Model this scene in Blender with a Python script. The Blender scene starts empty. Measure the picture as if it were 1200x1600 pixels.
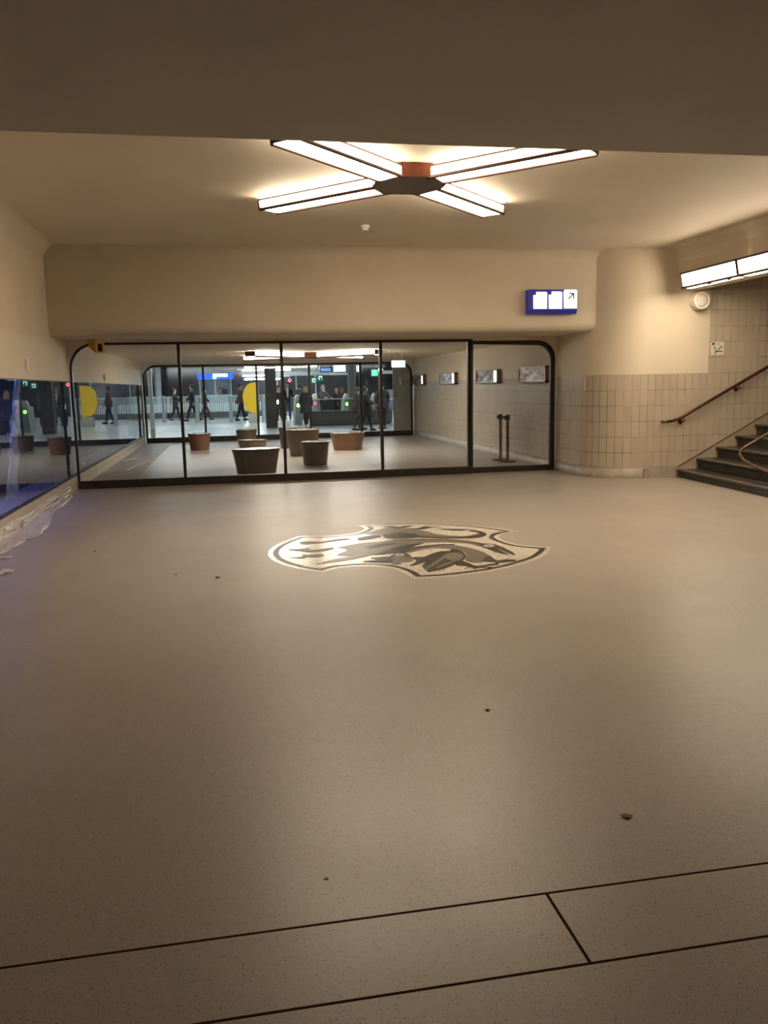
import bpy, bmesh, math, random
from mathutils import Vector, Matrix, noise
from mathutils.geometry import tessellate_polygon
random.seed(7)
C = bpy.context.scene.collection
SC = bpy.context.scene
PI = math.pi

# ------------------------------------------------------------------ camera
F = 1296.0; EYE = 1.6
ROLL = math.atan(0.0204); PITCH = math.radians(8.642); YAW = math.radians(10.461)
_fh = Vector((math.sin(YAW), math.cos(YAW), 0)); _rt = Vector((math.cos(YAW), -math.sin(YAW), 0)); _up = Vector((0, 0, 1))
_fw = _fh*math.cos(PITCH) - _up*math.sin(PITCH)
_cu = _up*math.cos(PITCH) + _fh*math.sin(PITCH)
ax = _rt*math.cos(ROLL) - _cu*math.sin(ROLL)
ay = _rt*math.sin(ROLL) + _cu*math.cos(ROLL)
cam = bpy.data.cameras.new('camera'); camo = bpy.data.objects.new('camera', cam); C.objects.link(camo)
cam.sensor_fit = 'HORIZONTAL'; cam.sensor_width = 36; cam.lens = F/1200*36; cam.clip_start = 0.05; cam.clip_end = 300
M = Matrix((ax, ay, -_fw)).transposed().to_4x4(); M.translation = Vector((0, 0, EYE)); camo.matrix_world = M
SC.camera = camo
def ray(x, y): return _fw*F + ax*(x-600) - ay*(y-800)
def fl(x, y, z=0.0):
    v = ray(x, y); s = (z-EYE)/v.z; return Vector((v.x*s, v.y*s, z))
def onY(x, y, Y):
    v = ray(x, y); s = Y/v.y; return Vector((v.x*s, Y, EYE+v.z*s))

# ------------------------------------------------------------------ world, exposure
w = bpy.data.worlds.new('night'); SC.world = w; w.use_nodes = True
w.node_tree.nodes['Background'].inputs[0].default_value = (0.02, 0.025, 0.04, 1)
w.node_tree.nodes['Background'].inputs[1].default_value = 0.3
SC.view_settings.view_transform = 'Standard'; SC.view_settings.look = 'None'
SC.view_settings.gamma = 1; SC.view_settings.use_curve_mapping = False
SC.view_settings.exposure = 0.0
try:
    SC.cycles.use_denoising = True; SC.cycles.max_bounces = 10; SC.cycles.transparent_max_bounces = 24
    SC.cycles.sample_clamp_indirect = 6.0; SC.cycles.diffuse_bounces = 5
except Exception: pass
LAMP_WARM = (1.0, 0.82, 0.60); LAMP_STRENGTH = 33.0
STAIR_STRENGTH = 18.0; STAIR_BOTTOM = 58.0
MID_STRENGTH = 33.0
COOL = (0.86, 0.95, 1.0); COOL_STRENGTH = 52.0

# ------------------------------------------------------------------ materials
def mat(name, col, rough=0.5, metal=0.0, coat=0.0, spec=0.5):
    m = bpy.data.materials.new(name); m.use_nodes = True
    b = m.node_tree.nodes['Principled BSDF']
    b.inputs['Base Color'].default_value = (*col, 1); b.inputs['Roughness'].default_value = rough
    b.inputs['Metallic'].default_value = metal; b.inputs['Coat Weight'].default_value = coat
    b.inputs['Specular IOR Level'].default_value = spec
    return m
def nodes(m): return m.node_tree.nodes, m.node_tree.links, m.node_tree.nodes['Principled BSDF']
def vary(m, c2, scale, detail=3, lo=0.35, hi=0.65, bump=0.0, coords='Object', bscale=None, bdist=0.01):
    n, l, b = nodes(m)
    tc = n.new('ShaderNodeTexCoord'); t = n.new('ShaderNodeTexNoise'); t.inputs['Scale'].default_value = scale; t.inputs['Detail'].default_value = detail
    r = n.new('ShaderNodeValToRGB'); r.color_ramp.elements[0].position = lo; r.color_ramp.elements[1].position = hi
    r.color_ramp.elements[0].color = b.inputs['Base Color'].default_value; r.color_ramp.elements[1].color = (*c2, 1)
    l.new(tc.outputs[coords], t.inputs['Vector']); l.new(t.outputs['Fac'], r.inputs[0]); l.new(r.outputs[0], b.inputs['Base Color'])
    if bump:
        t2 = n.new('ShaderNodeTexNoise'); t2.inputs['Scale'].default_value = bscale or scale*3; t2.inputs['Detail'].default_value = 2
        bp = n.new('ShaderNodeBump'); bp.inputs['Strength'].default_value = bump; bp.inputs['Distance'].default_value = bdist
        l.new(tc.outputs[coords], t2.inputs['Vector']); l.new(t2.outputs['Fac'], bp.inputs['Height']); l.new(bp.outputs[0], b.inputs['Normal'])
    return m
def emit(name, col, s):
    m = mat(name, tuple(0.6*c for c in col), 0.4); b = m.node_tree.nodes['Principled BSDF']
    b.inputs['Emission Color'].default_value = (*col, 1); b.inputs['Emission Strength'].default_value = s
    return m
def glass(name, tint, ior, rough=0.0):
    m = bpy.data.materials.new(name); m.use_nodes = True
    n = m.node_tree.nodes; l = m.node_tree.links; n.clear()
    o = n.new('ShaderNodeOutputMaterial'); mx = n.new('ShaderNodeMixShader'); fr = n.new('ShaderNodeFresnel'); fr.inputs[0].default_value = ior
    tr = n.new('ShaderNodeBsdfTransparent'); tr.inputs[0].default_value = (*tint, 1)
    gl = n.new('ShaderNodeBsdfGlossy'); gl.inputs['Roughness'].default_value = rough; gl.inputs[0].default_value = (1, 1, 1, 1)
    gm = n.new('ShaderNodeNewGeometry'); iv = n.new('ShaderNodeMath'); iv.operation = 'MULTIPLY'
    sb = n.new('ShaderNodeMath'); sb.operation = 'SUBTRACT'; sb.inputs[0].default_value = 1
    l.new(gm.outputs['Backfacing'], sb.inputs[1]); l.new(fr.outputs[0], iv.inputs[0]); l.new(sb.outputs[0], iv.inputs[1])
    l.new(iv.outputs[0], mx.inputs[0]); l.new(tr.outputs[0], mx.inputs[1]); l.new(gl.outputs[0], mx.inputs[2]); l.new(mx.outputs[0], o.inputs[0])
    return m
def film(name, col, alpha):
    m = mat(name, col, 0.22, coat=0.3); n, l, b = nodes(m)
    b.inputs['Alpha'].default_value = alpha
    return m

plaster = vary(mat('cream_plaster', (0.70, 0.62, 0.49), 0.6), (0.66, 0.58, 0.45), 1.3, 4, bump=0.02, bscale=9)
ceil_m = vary(mat('ceiling_plaster', (0.66, 0.59, 0.48), 0.65), (0.63, 0.555, 0.445), 0.8, 4)
soffit_m = vary(mat('soffit_plaster', (0.76, 0.71, 0.61), 0.6), (0.72, 0.67, 0.575), 1.5, 4, bump=0.02, bscale=40)
black_metal = vary(mat('black_brown_steel', (0.018, 0.012, 0.010), 0.38, 0.2), (0.028, 0.019, 0.015), 12)
bronze = vary(mat('copper_brown_bronze', (0.17, 0.055, 0.025), 0.35, 0.6), (0.12, 0.04, 0.02), 10)
dark_bronze = vary(mat('dark_brown_lamp_frame', (0.06, 0.025, 0.016), 0.4, 0.4), (0.045, 0.02, 0.012), 10)
clear_glass = glass('clear_partition_glass', (0.955, 0.965, 0.955), 1.45)
band_glass = glass('dark_coated_glass', (0.72, 0.76, 0.86), 2.35)
skirt_m = vary(mat('stone_skirting', (0.40, 0.35, 0.28), 0.45), (0.30, 0.26, 0.21), 6, 5)
sill_m = vary(mat('cream_sill', (0.50, 0.45, 0.37), 0.45), (0.44, 0.395, 0.325), 3, 4)
step_m = vary(mat('dark_stone_step', (0.026, 0.023, 0.021), 0.45), (0.050, 0.045, 0.039), 7, 5)
nosing_m = vary(mat('worn_brown_nosing', (0.30, 0.235, 0.18), 0.3), (0.13, 0.095, 0.07), 14, 4)
rail_m = vary(mat('varnished_brown_rail', (0.055, 0.018, 0.010), 0.25, 0.2, coat=0.5), (0.085, 0.03, 0.016), 9)
white_plastic = vary(mat('white_plastic', (0.75, 0.72, 0.65), 0.4), (0.70, 0.67, 0.60), 8)
grey_metal = vary(mat('grey_metal', (0.36, 0.37, 0.38), 0.4, 0.5), (0.30, 0.31, 0.32), 8)
pale_metal = vary(mat('pale_painted_metal', (0.55, 0.60, 0.62), 0.4), (0.48, 0.53, 0.56), 5)
black_plastic = vary(mat('black_plastic', (0.02, 0.02, 0.02), 0.4), (0.03, 0.03, 0.03), 20)
lamp_m = emit('warm_frosted_panel', LAMP_WARM, LAMP_STRENGTH)
lamp_stair = emit('stair_frosted_panel', LAMP_WARM, STAIR_STRENGTH)
lamp_stair_low = emit('stair_bottom_panel', LAMP_WARM, STAIR_BOTTOM)
lamp_mid = emit('waiting_frosted_panel', (1.0, 0.89, 0.75), MID_STRENGTH)
cool_m = emit('cool_tube_panel', COOL, COOL_STRENGTH)

def floor_mat():
    m = mat('terrazzo_floor', (0.4, 0.35, 0.3), 0.3); n, l, b = nodes(m)
    tc = n.new('ShaderNodeTexCoord')
    ns = n.new('ShaderNodeTexNoise'); ns.inputs['Scale'].default_value = 0.7; ns.inputs['Detail'].default_value = 5
    r = n.new('ShaderNodeValToRGB'); r.color_ramp.elements[0].position = 0.3; r.color_ramp.elements[1].position = 0.7
    r.color_ramp.elements[0].color = (0.315, 0.280, 0.248, 1); r.color_ramp.elements[1].color = (0.36, 0.32, 0.283, 1)
    l.new(tc.outputs['Object'], ns.inputs['Vector']); l.new(ns.outputs['Fac'], r.inputs[0])
    # chips: dark and pale specks
    v = n.new('ShaderNodeTexVoronoi'); v.inputs['Scale'].default_value = 170; l.new(tc.outputs['Object'], v.inputs['Vector'])
    sp = n.new('ShaderNodeSeparateColor'); l.new(v.outputs['Color'], sp.inputs[0])
    small = n.new('ShaderNodeMath'); small.operation = 'LESS_THAN'; small.inputs[1].default_value = 0.38; l.new(v.outputs['Distance'], small.inputs[0])
    def pick(lo, ch):
        g = n.new('ShaderNodeMath'); g.operation = 'GREATER_THAN'; g.inputs[1].default_value = lo; l.new(sp.outputs[ch], g.inputs[0])
        k = n.new('ShaderNodeMath'); k.operation = 'MULTIPLY'; l.new(g.outputs[0], k.inputs[0]); l.new(small.outputs[0], k.inputs[1]); return k
    def mix(fac, a, col, amt):
        mm = n.new('ShaderNodeMix'); mm.data_type = 'RGBA'; mm.inputs[7].default_value = (*col, 1)
        s = n.new('ShaderNodeMath'); s.operation = 'MULTIPLY'; s.inputs[1].default_value = amt; l.new(fac, s.inputs[0]); l.new(s.outputs[0], mm.inputs[0]); l.new(a, mm.inputs[6]); return mm.outputs[2]
    c = mix(pick(0.84, 0).outputs[0], r.outputs[0], (0.10, 0.08, 0.065), 0.8)
    c = mix(pick(0.85, 1).outputs[0], c, (0.52, 0.46, 0.40), 0.5)
    # joints: y = 2.285 and 1.955, and x = 0.92 between them
    xy = n.new('ShaderNodeSeparateXYZ'); l.new(tc.outputs['Object'], xy.inputs[0])
    def band(o, c0, hw):
        s = n.new('ShaderNodeMath'); s.operation = 'SUBTRACT'; s.inputs[1].default_value = c0; l.new(o, s.inputs[0])
        a = n.new('ShaderNodeMath'); a.operation = 'ABSOLUTE'; l.new(s.outputs[0], a.inputs[0])
        t = n.new('ShaderNodeMath'); t.operation = 'LESS_THAN'; t.inputs[1].default_value = hw; l.new(a.outputs[0], t.inputs[0]); return t.outputs[0]
    def op(a, bb, o):
        k = n.new('ShaderNodeMath'); k.operation = o; l.new(a, k.inputs[0]); l.new(bb, k.inputs[1]); return k.outputs[0]
    hj = op(band(xy.outputs[1], 2.287, 0.0055), band(xy.outputs[1], 1.957, 0.0052), 'MAXIMUM')
    vj = op(band(xy.outputs[0], 0.92, 0.0052), band(xy.outputs[1], 2.12, 0.165), 'MULTIPLY')
    j = op(hj, vj, 'MAXIMUM')
    worn = op(op(band(xy.outputs[1], 2.277, 0.0045), band(xy.outputs[1], 1.948, 0.0045), 'MAXIMUM'), pick(0.0, 2).outputs[0], 'MULTIPLY')
    c = mix(worn, c, (0.62, 0.36, 0.20), 0.5)
    c = mix(j, c, (0.035, 0.02, 0.015), 1.0)
    l.new(c, b.inputs['Base Color'])
    rn = n.new('ShaderNodeTexNoise'); rn.inputs['Scale'].default_value = 2.2; rn.inputs['Detail'].default_value = 6; l.new(tc.outputs['Object'], rn.inputs['Vector'])
    rr = n.new('ShaderNodeMapRange'); rr.inputs[3].default_value = 0.30; rr.inputs[4].default_value = 0.44; l.new(rn.outputs['Fac'], rr.inputs[0]); l.new(rr.outputs[0], b.inputs['Roughness'])
    sj = n.new('ShaderNodeMapRange'); sj.inputs[3].default_value = 0.4; sj.inputs[4].default_value = 0.0; l.new(j, sj.inputs[0]); l.new(sj.outputs[0], b.inputs['Specular IOR Level'])
    return m
floor_m = floor_mat()
con_floor_m = vary(mat('pale_concourse_floor', (0.46, 0.48, 0.48), 0.25), (0.40, 0.42, 0.42), 0.6, 5)

def tile_mat():
    m = mat('beige_wall_tiles', (0.5, 0.42, 0.32), 0.3); n, l, b = nodes(m)
    uv = n.new('ShaderNodeUVMap')
    br = n.new('ShaderNodeTexBrick'); br.offset = 0; br.inputs['Scale'].default_value = 1
    br.inputs['Brick Width'].default_value = 0.132; br.inputs['Row Height'].default_value = 0.255; br.inputs['Mortar Size'].default_value = 0.0042
    br.inputs['Color1'].default_value = (0.50, 0.43, 0.34, 1); br.inputs['Color2'].default_value = (0.44, 0.38, 0.30, 1)
    ns = n.new('ShaderNodeTexNoise'); ns.inputs['Scale'].default_value = 1.6; ns.inputs['Detail'].default_value = 5; l.new(uv.outputs[0], ns.inputs['Vector'])
    r = n.new('ShaderNodeValToRGB'); r.color_ramp.elements[0].color = (0.10, 0.065, 0.04, 1); r.color_ramp.elements[1].color = (0.42, 0.355, 0.275, 1)
    r.color_ramp.elements[0].position = 0.38; r.color_ramp.elements[1].position = 0.6
    l.new(ns.outputs['Fac'], r.inputs[0]); l.new(r.outputs[0], br.inputs['Mortar'])
    l.new(uv.outputs[0], br.inputs['Vector']); l.new(br.outputs['Color'], b.inputs['Base Color'])
    bp = n.new('ShaderNodeBump'); bp.invert = True; bp.inputs['Strength'].default_value = 0.3; bp.inputs['Distance'].default_value = 0.004
    l.new(br.outputs['Fac'], bp.inputs['Height']); l.new(bp.outputs[0], b.inputs['Normal'])
    return m
tile_m = tile_mat()
def tess(name, col, c2, rough):
    m = mat(name, col, rough+(0.03 if col[0] > 0.5 else 0.1), spec=(0.5 if col[0] > 0.5 else 0.3)); n, l, b = nodes(m)
    tc = n.new('ShaderNodeTexCoord'); v = n.new('ShaderNodeTexVoronoi'); v.feature = 'DISTANCE_TO_EDGE'; v.inputs['Scale'].default_value = 48
    v2 = n.new('ShaderNodeTexVoronoi'); v2.inputs['Scale'].default_value = 48
    l.new(tc.outputs['Object'], v.inputs['Vector']); l.new(tc.outputs['Object'], v2.inputs['Vector'])
    sc = n.new('ShaderNodeSeparateColor'); l.new(v2.outputs['Color'], sc.inputs[0])
    mx = n.new('ShaderNodeMix'); mx.data_type = 'RGBA'; mx.inputs[6].default_value = (*col, 1); mx.inputs[7].default_value = (*c2, 1); l.new(sc.outputs[0], mx.inputs[0])
    lt = n.new('ShaderNodeMath'); lt.operation = 'LESS_THAN'; lt.inputs[1].default_value = 0.035; l.new(v.outputs['Distance'], lt.inputs[0])
    m2 = n.new('ShaderNodeMix'); m2.data_type = 'RGBA'; m2.inputs[7].default_value = (0.16, 0.13, 0.10, 1); l.new(lt.outputs[0], m2.inputs[0]); l.new(mx.outputs[2], m2.inputs[6])
    l.new(m2.outputs[2], b.inputs['Base Color'])
    # every stone is set at its own slight tilt
    bp = n.new('ShaderNodeBump'); bp.inputs['Strength'].default_value = 0.9; bp.inputs['Distance'].default_value = 0.006
    l.new(sc.outputs[1], bp.inputs['Height']); l.new(bp.outputs[0], b.inputs['Normal'])
    return m
tess_white = tess('white_tesserae', (0.78, 0.72, 0.62), (0.66, 0.60, 0.51), 0.17)
tess_dark = tess('black_tesserae', (0.018, 0.015, 0.012), (0.035, 0.03, 0.025), 0.24)
tess_grey = tess('grey_tesserae', (0.13, 0.112, 0.095), (0.19, 0.165, 0.14), 0.22)

# ------------------------------------------------------------------ mesh helpers
def link(name, bm, m, parent=None, smooth=False, loc=None, bevel=0.0):
    bmesh.ops.recalc_face_normals(bm, faces=bm.faces[:])
    me = bpy.data.meshes.new(name); bm.to_mesh(me); bm.free()
    for mm in (m if isinstance(m, (list, tuple)) else [m]): me.materials.append(mm)
    if smooth:
        for p in me.polygons: p.use_smooth = True
    o = bpy.data.objects.new(name, me); C.objects.link(o)
    if parent: o.parent = parent
    if loc is not None: o.location = loc
    if bevel:
        b = o.modifiers.new('bevel', 'BEVEL'); b.width = bevel; b.segments = 2; b.limit_method = 'ANGLE'
    return o
def tag(o, label, cat, group=None, kind=None):
    o['label'] = label; o['category'] = cat
    if group: o['group'] = group
    if kind: o['kind'] = kind
    return o
def st(o, label=None, cat=None):
    o['kind'] = 'structure'
    if label: o['label'] = label
    if cat: o['category'] = cat
    return o
def thing(name, label, cat, loc=(0, 0, 0), rz=0.0, group=None):
    o = bpy.data.objects.new(name, None); C.objects.link(o); o.empty_display_size = 0.1
    o.location = loc; o.rotation_euler = (0, 0, rz)
    return tag(o, label, cat, group)
def BM(): return bmesh.new()
def box(bm, x0, y0, z0, x1, y1, z1, mi=0):
    vs = [bm.verts.new(p) for p in ((x0,y0,z0),(x1,y0,z0),(x1,y1,z0),(x0,y1,z0),(x0,y0,z1),(x1,y0,z1),(x1,y1,z1),(x0,y1,z1))]
    for f in ((0,3,2,1),(4,5,6,7),(0,1,5,4),(1,2,6,5),(2,3,7,6),(3,0,4,7)):
        bm.faces.new([vs[i] for i in f]).material_index = mi
    return bm
def bx(*a): return box(BM(), *a)
def tube(bm, pts, r, seg=10, closed=False, taper=None):
    pts = [Vector(p) for p in pts]; n = len(pts); rings = []
    prev = None
    for i, p in enumerate(pts):
        if closed: t = pts[(i+1) % n]-pts[i-1]
        else: t = pts[min(i+1, n-1)]-pts[max(i-1, 0)]
        t.normalize()
        a = t.orthogonal() if prev is None else (prev - t*prev.dot(t))
        a.normalize(); prev = a; b = t.cross(a)
        rr = r if taper is None else taper[i]
        rings.append([bm.verts.new(p + a*rr*math.cos(2*PI*k/seg) + b*rr*math.sin(2*PI*k/seg)) for k in range(seg)])
    for i in range(n if closed else n-1):
        A, B = rings[i], rings[(i+1) % n]
        for k in range(seg): bm.faces.new((A[k], A[(k+1) % seg], B[(k+1) % seg], B[k]))
    if not closed:
        bm.faces.new(rings[0][::-1]); bm.faces.new(rings[-1])
    return bm
def lathe(bm, prof, seg=32, sx=1.0, sy=1.0, c=(0, 0)):
    rings = []
    for r, z in prof:
        rings.append([bm.verts.new((c[0]+r*sx*math.cos(2*PI*k/seg), c[1]+r*sy*math.sin(2*PI*k/seg), z)) for k in range(seg)])
    for A, B in zip(rings, rings[1:]):
        for k in range(seg): bm.faces.new((A[k], A[(k+1) % seg], B[(k+1) % seg], B[k]))
    bm.faces.new(rings[0][::-1]); bm.faces.new(rings[-1])
    return bm
def prism(bm, poly, z0, z1):
    A = [bm.verts.new((x, y, z0)) for x, y in poly]; B = [bm.verts.new((x, y, z1)) for x, y in poly]
    n = len(poly)
    bm.faces.new(A[::-1]); bm.faces.new(B)
    for i in range(n): bm.faces.new((A[i], A[(i+1) % n], B[(i+1) % n], B[i]))
    return bm
def extr(bm, prof, p0, ax3, ux, uz):
    """profile (a,b) in axes ux,uz at p0, swept along vector ax3"""
    p0, ax3, ux, uz = Vector(p0), Vector(ax3), Vector(ux), Vector(uz)
    A = [bm.verts.new(p0+ux*a+uz*b) for a, b in prof]; B = [bm.verts.new(v.co+ax3) for v in A]; n = len(A)
    bm.faces.new(A[::-1]); bm.faces.new(B)
    for i in range(n): bm.faces.new((A[i], A[(i+1) % n], B[(i+1) % n], B[i]))
    return bm
def arc(cx, cy, r, a0, a1, n=8): return [(cx+r*math.cos(math.radians(a0+(a1-a0)*i/n)), cy+r*math.sin(math.radians(a0+(a1-a0)*i/n))) for i in range(n+1)]

# ------------------------------------------------------------------ the setting
XL = -2.52; XR = 5.93; YG = 14.45; YF = 26.45; ZC = 3.70; ZS = 2.43
o = st(link('floor', bx(-3.2, -4, -0.2, 16, YF+0.05, 0), floor_m), 'grey beige terrazzo floor of the hall', 'floor')
o = st(link('floor_concourse', bx(-16, YF+0.05, -0.2, 22, 62, 0), con_floor_m), 'pale floor of the bright concourse behind the glass', 'floor')
# ceiling of the hall: flat with coved long edges
bm = BM()
prof = [(XL-0.4, ZC+0.3), (XL-0.4, ZC-0.22)] + [(XL, ZC-0.22)] + arc(XL+0.22, ZC-0.22, 0.22, 180, 90, 8)[1:] + [(12, ZC), (12, ZC+0.3)]
extr(bm, prof, (0, 3.0, 0), (0, 10.4, 0), (1, 0, 0), (0, 0, 1))
o = st(link('ceiling', bm, ceil_m), 'smooth cream ceiling above the cross-shaped lamp', 'ceiling')
# near soffit with a groove, and its upstand
bm = BM()
prof = [(-4, ZS-0.002), (2.198, ZS-0.002), (2.2, ZS)] + arc(2.97, ZS+0.06, 0.06, 270, 360, 5) + [(3.03, ZC+0.3), (-4, ZC+0.3)]
extr(bm, prof, (-3.2, 0, 0), (19, 0, 0), (0, 1, 0), (0, 0, 1))
o = st(link('ceiling_near', bm, soffit_m), 'low cream soffit across the top of the view', 'ceiling')
# bulkhead over the glass partition: rounded lower edge, rounded right end, coved to the ceiling
bm = BM()
YB = 13.1; XB = 6.16
def bulk_outline(ins):   # plan outline seen from above, inset by ins at front and right
    y = YB+ins; x = XB-max(ins, 0); r = 0.13
    return [(XL-0.3, YG+0.12), (XL-0.3, y)] + [(x-r+r*math.sin(math.radians(a)), y+r-r*math.cos(math.radians(a))) for a in range(0, 91, 15)] + [(x, YG+0.12)]
levels = [(0.13-0.13*math.cos(math.radians(90-a)) , ZS+0.13-0.13*math.cos(math.radians(a))) for a in range(0, 91, 15)]
levels = [(0.13*(1-math.sin(math.radians(a))), ZS+0.13*(1-math.cos(math.radians(a)))) for a in range(0, 91, 15)]
levels += [(0, 2.9), (0, ZC-0.16)] + [(-0.16*(1-math.cos(math.radians(a))), ZC-0.16+0.16*math.sin(math.radians(a))) for a in range(15, 91, 15)] + [(-0.16, ZC+0.05)]
rings = [[bm.verts.new((x, y, z)) for x, y in bulk_outline(i)] for i, z in levels]
for A, B in zip(rings, rings[1:]):
    for k in range(len(A)-1): bm.faces.new((A[k], A[k+1], B[k+1], B[k]))
bm.faces.new(rings[0])
o = st(link('wall_back', bm, plaster, smooth=True), 'cream bulkhead wall above the glass partition', 'wall')
for p in o.data.polygons:
    if len(p.vertices) > 4: p.use_smooth = False
# left wall: plaster above the glass band, base below it
o = st(link('wall_left', bx(XL-0.10, -4, 1.778, XL, YF+0.05, ZC+0.3), plaster), 'cream plaster wall above the dark glass band', 'wall')
bm = BM(); box(bm, XL-0.5, -4, 0, XL, YF+0.05, 0.118); box(bm, XL-0.5, -4, 0.124, XL, YF+0.05, 0.222); box(bm, XL-0.5, -4, 0.11, XL-0.012, YF+0.05, 0.13)
st(link('baseboard_left', bm, sill_m), 'cream base under the dark glass band', 'baseboard')
st(link('wall_recess', extr(BM(), [(XL-0.5, 0.2), (XL-0.5, 2.2), (XL-0.09, 2.2), (XL-0.09, 2.26), (XL-0.56, 2.26), (XL-0.56, 0.2)], (0, -4, 0), (0, YF+4.05, 0), (1, 0, 0), (0, 0, 1)), vary(mat('recess_back', (0.015, 0.016, 0.022), 0.7), (0.03, 0.03, 0.04), 2)), 'dark back of the recess behind the left glass band', 'wall')
# glass band on the left
win = st(thing('window_3', 'long dark glass band along the left wall', 'window'))
ys = [5.0, 6.55, 8.1, 9.65, 11.2, 12.75, 14.4, 16.0, 17.6, 19.2, 20.8, 22.4, 24.0, 25.3, YF]
for a, b in zip([-4.0]+ys, ys):
    link('pane', bx(XL-0.05, a+0.002, 0.225, XL-0.04, b-0.002, 1.776), band_glass, win)
link('bottom_frame', bx(XL-0.06, -4, 0.222, XL+0.003, YF, 0.238), black_metal, win)
link('top_frame', bx(XL-0.06, -4, 1.768, XL-0.02, YF, 1.778), black_metal, win)
# walls that close the hall: behind the camera, and the near right side
st(link('wall_near', bx(-3.2, -4.2, 0, 16, -4, 4), plaster), 'plaster wall behind the viewer', 'wall')
st(link('wall_stair_end', bx(14, 0, 0, 14.2, 13, 7.5), plaster), 'plaster wall at the top of the stairs', 'wall')
# right wall: tiled dado, plaster, and full height tiles by the stairs
plan = [(XR, YF), (XR, 20.0), (XR, 13.5)] + [(XR+0.8-0.8*math.cos(math.radians(a)), 13.5-0.8*math.sin(math.radians(a))) for a in range(6, 91, 6)] + [(7.85, 12.7), (14, 12.7)]
ZT = 1.70
def ribbon(zs_of, name, m, off=0.0, i0=0, i1=None, thick=0.0, label=None):
    bm = BM(); uvl = bm.loops.layers.uv.new('UVMap'); s = 0.0; i1 = len(plan)-1 if i1 is None else i1
    pts = [Vector((*p, 0)) for p in plan]; nr = []
    for i in range(len(pts)):
        t = pts[min(i+1, len(pts)-1)]-pts[max(i-1, 0)]; t.normalize(); nr.append(Vector((t.y, -t.x, 0)))
    for i in range(len(pts)-1):
        L = (pts[i+1]-pts[i]).length
        if i0 <= i < i1:
            for z0, z1, mi in zs_of(i):
                a, b = pts[i]-nr[i]*-off, pts[i+1]-nr[i+1]*-off
                a, b = pts[i]+nr[i]*off, pts[i+1]+nr[i+1]*off
                q = [(a, z0, s), (b, z0, s+L), (b, z1, s+L), (a, z1, s)]
                f = bm.faces.new([bm.verts.new((p.x, p.y, z)) for p, z, _ in q]); f.material_index = mi; f.smooth = True
                for lp, (p, z, u) in zip(f.loops, q): lp[uvl].uv = (u, z-0.17)
                if thick:
                    c, d = a-nr[i]*thick, b-nr[i+1]*thick
                    bm.faces.new([bm.verts.new((p.x, p.y, z1)) for p in (a, b, d, c)])
        s += L
    bmesh.ops.remove_doubles(bm, verts=bm.verts[:], dist=1e-5)
    me = bpy.data.meshes.new(name); bm.to_mesh(me); bm.free()
    for mm in m: me.materials.append(mm)
    o = bpy.data.objects.new(name, me); C.objects.link(o); st(o, label, 'wall'); return o
ribbon(lambda i: [(0, ZT, 0), (ZT, 7.5, 0)] if i == len(plan)-2 else [(0, ZT, 0), (ZT, ZC+0.1, 1)], 'wall_right', [tile_m, plaster], label='rounded wall of beige tiles with cream plaster above')
ribbon(lambda i: [(0, 0.165, 0)], 'baseboard_right', [skirt_m], off=0.015, i1=len(plan)-3, thick=0.03, label='low stone skirting under the beige tiles')
bm = BM(); box(bm, 6.73, 12.65, 0, 7.36, 12.69, 0.165)
st(link('baseboard_stair', bm, skirt_m, bevel=0.004), 'short stone skirting beside the first step', 'baseboard')
# header over the stairs with rounded corner
bm = BM()
prof = [(7.25+0.35, 3.03)] + arc(7.25+0.1, 3.03+0.1, 0.1, 270, 180, 6) + [(7.25, ZC-0.25)] + [(7.25-0.25*(1-math.cos(math.radians(a))), ZC-0.25+0.25*math.sin(math.radians(a))) for a in range(15, 91, 15)] + [(7.0, ZC+0.1), (7.6, ZC+0.1)]
extr(bm, prof, (0, 0, 0), (0, 12.72, 0), (1, 0, 0), (0, 0, 1))
st(link('wall_header', bm, plaster), 'cream header over the foot of the stairs', 'wall')
st(link('ceiling_stair', bx(7.6, 0, 7.4, 14.2, 13, 7.6), plaster), 'ceiling above the stairs', 'ceiling')
st(link('wall_stair_side', bx(7.25, 6.3, 0, 14.2, 6.5, 7.5), plaster), 'near side wall of the stairs', 'wall')
# waiting room ceiling and concourse shell
st(link('ceiling_waiting', bx(XL-0.3, YG+0.12, ZS, XR+0.4, YF+0.3, ZS+0.3), ceil_m), 'low ceiling of the waiting room behind the glass', 'ceiling')
con_ceil = vary(mat('concourse_ceiling', (0.16, 0.17, 0.18), 0.6), (0.12, 0.13, 0.14), 2)
st(link('ceiling_concourse', bx(-16, YF+0.3, 3.3, 22, 62, 3.5), con_ceil), 'grey ceiling of the concourse', 'ceiling')
st(link('wall_facade', bm := bx(-16, YF+0.035, 2.34, 22, YF+0.3, 3.5), plaster), 'strip of wall over the far glass partition', 'wall')
bm = BM(); box(bm, -16, YF+0.05, 0, XL-0.01, YF+0.25, 3.5); st(link('wall_facade_left', bm, plaster), 'concourse side of the left wall', 'wall')
bm = BM(); box(bm, XR+0.02, YF+0.05, 0, 22, YF+0.25, 3.5); st(link('wall_facade_right', bm, plaster), 'concourse side of the right wall', 'wall')
night = vary(mat('night_glazing', (0.02, 0.022, 0.028), 0.1), (0.07, 0.07, 0.08), 0.7)
st(link('wall_far', bx(-16, 58, 0, 22, 58.2, 3.5), night), 'dark night glazing at the back of the concourse', 'wall')
side_m = vary(mat('concourse_side', (0.10, 0.10, 0.11), 0.4), (0.06, 0.06, 0.07), 0.7)
st(link('wall_concourse_left', bx(-16.2, YF, 0, -16, 58, 3.5), side_m), 'left wall of the concourse', 'wall')
st(link('wall_concourse_right', bx(22, YF, 0, 22.2, 58, 3.5), side_m), 'right wall of the concourse', 'wall')

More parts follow.
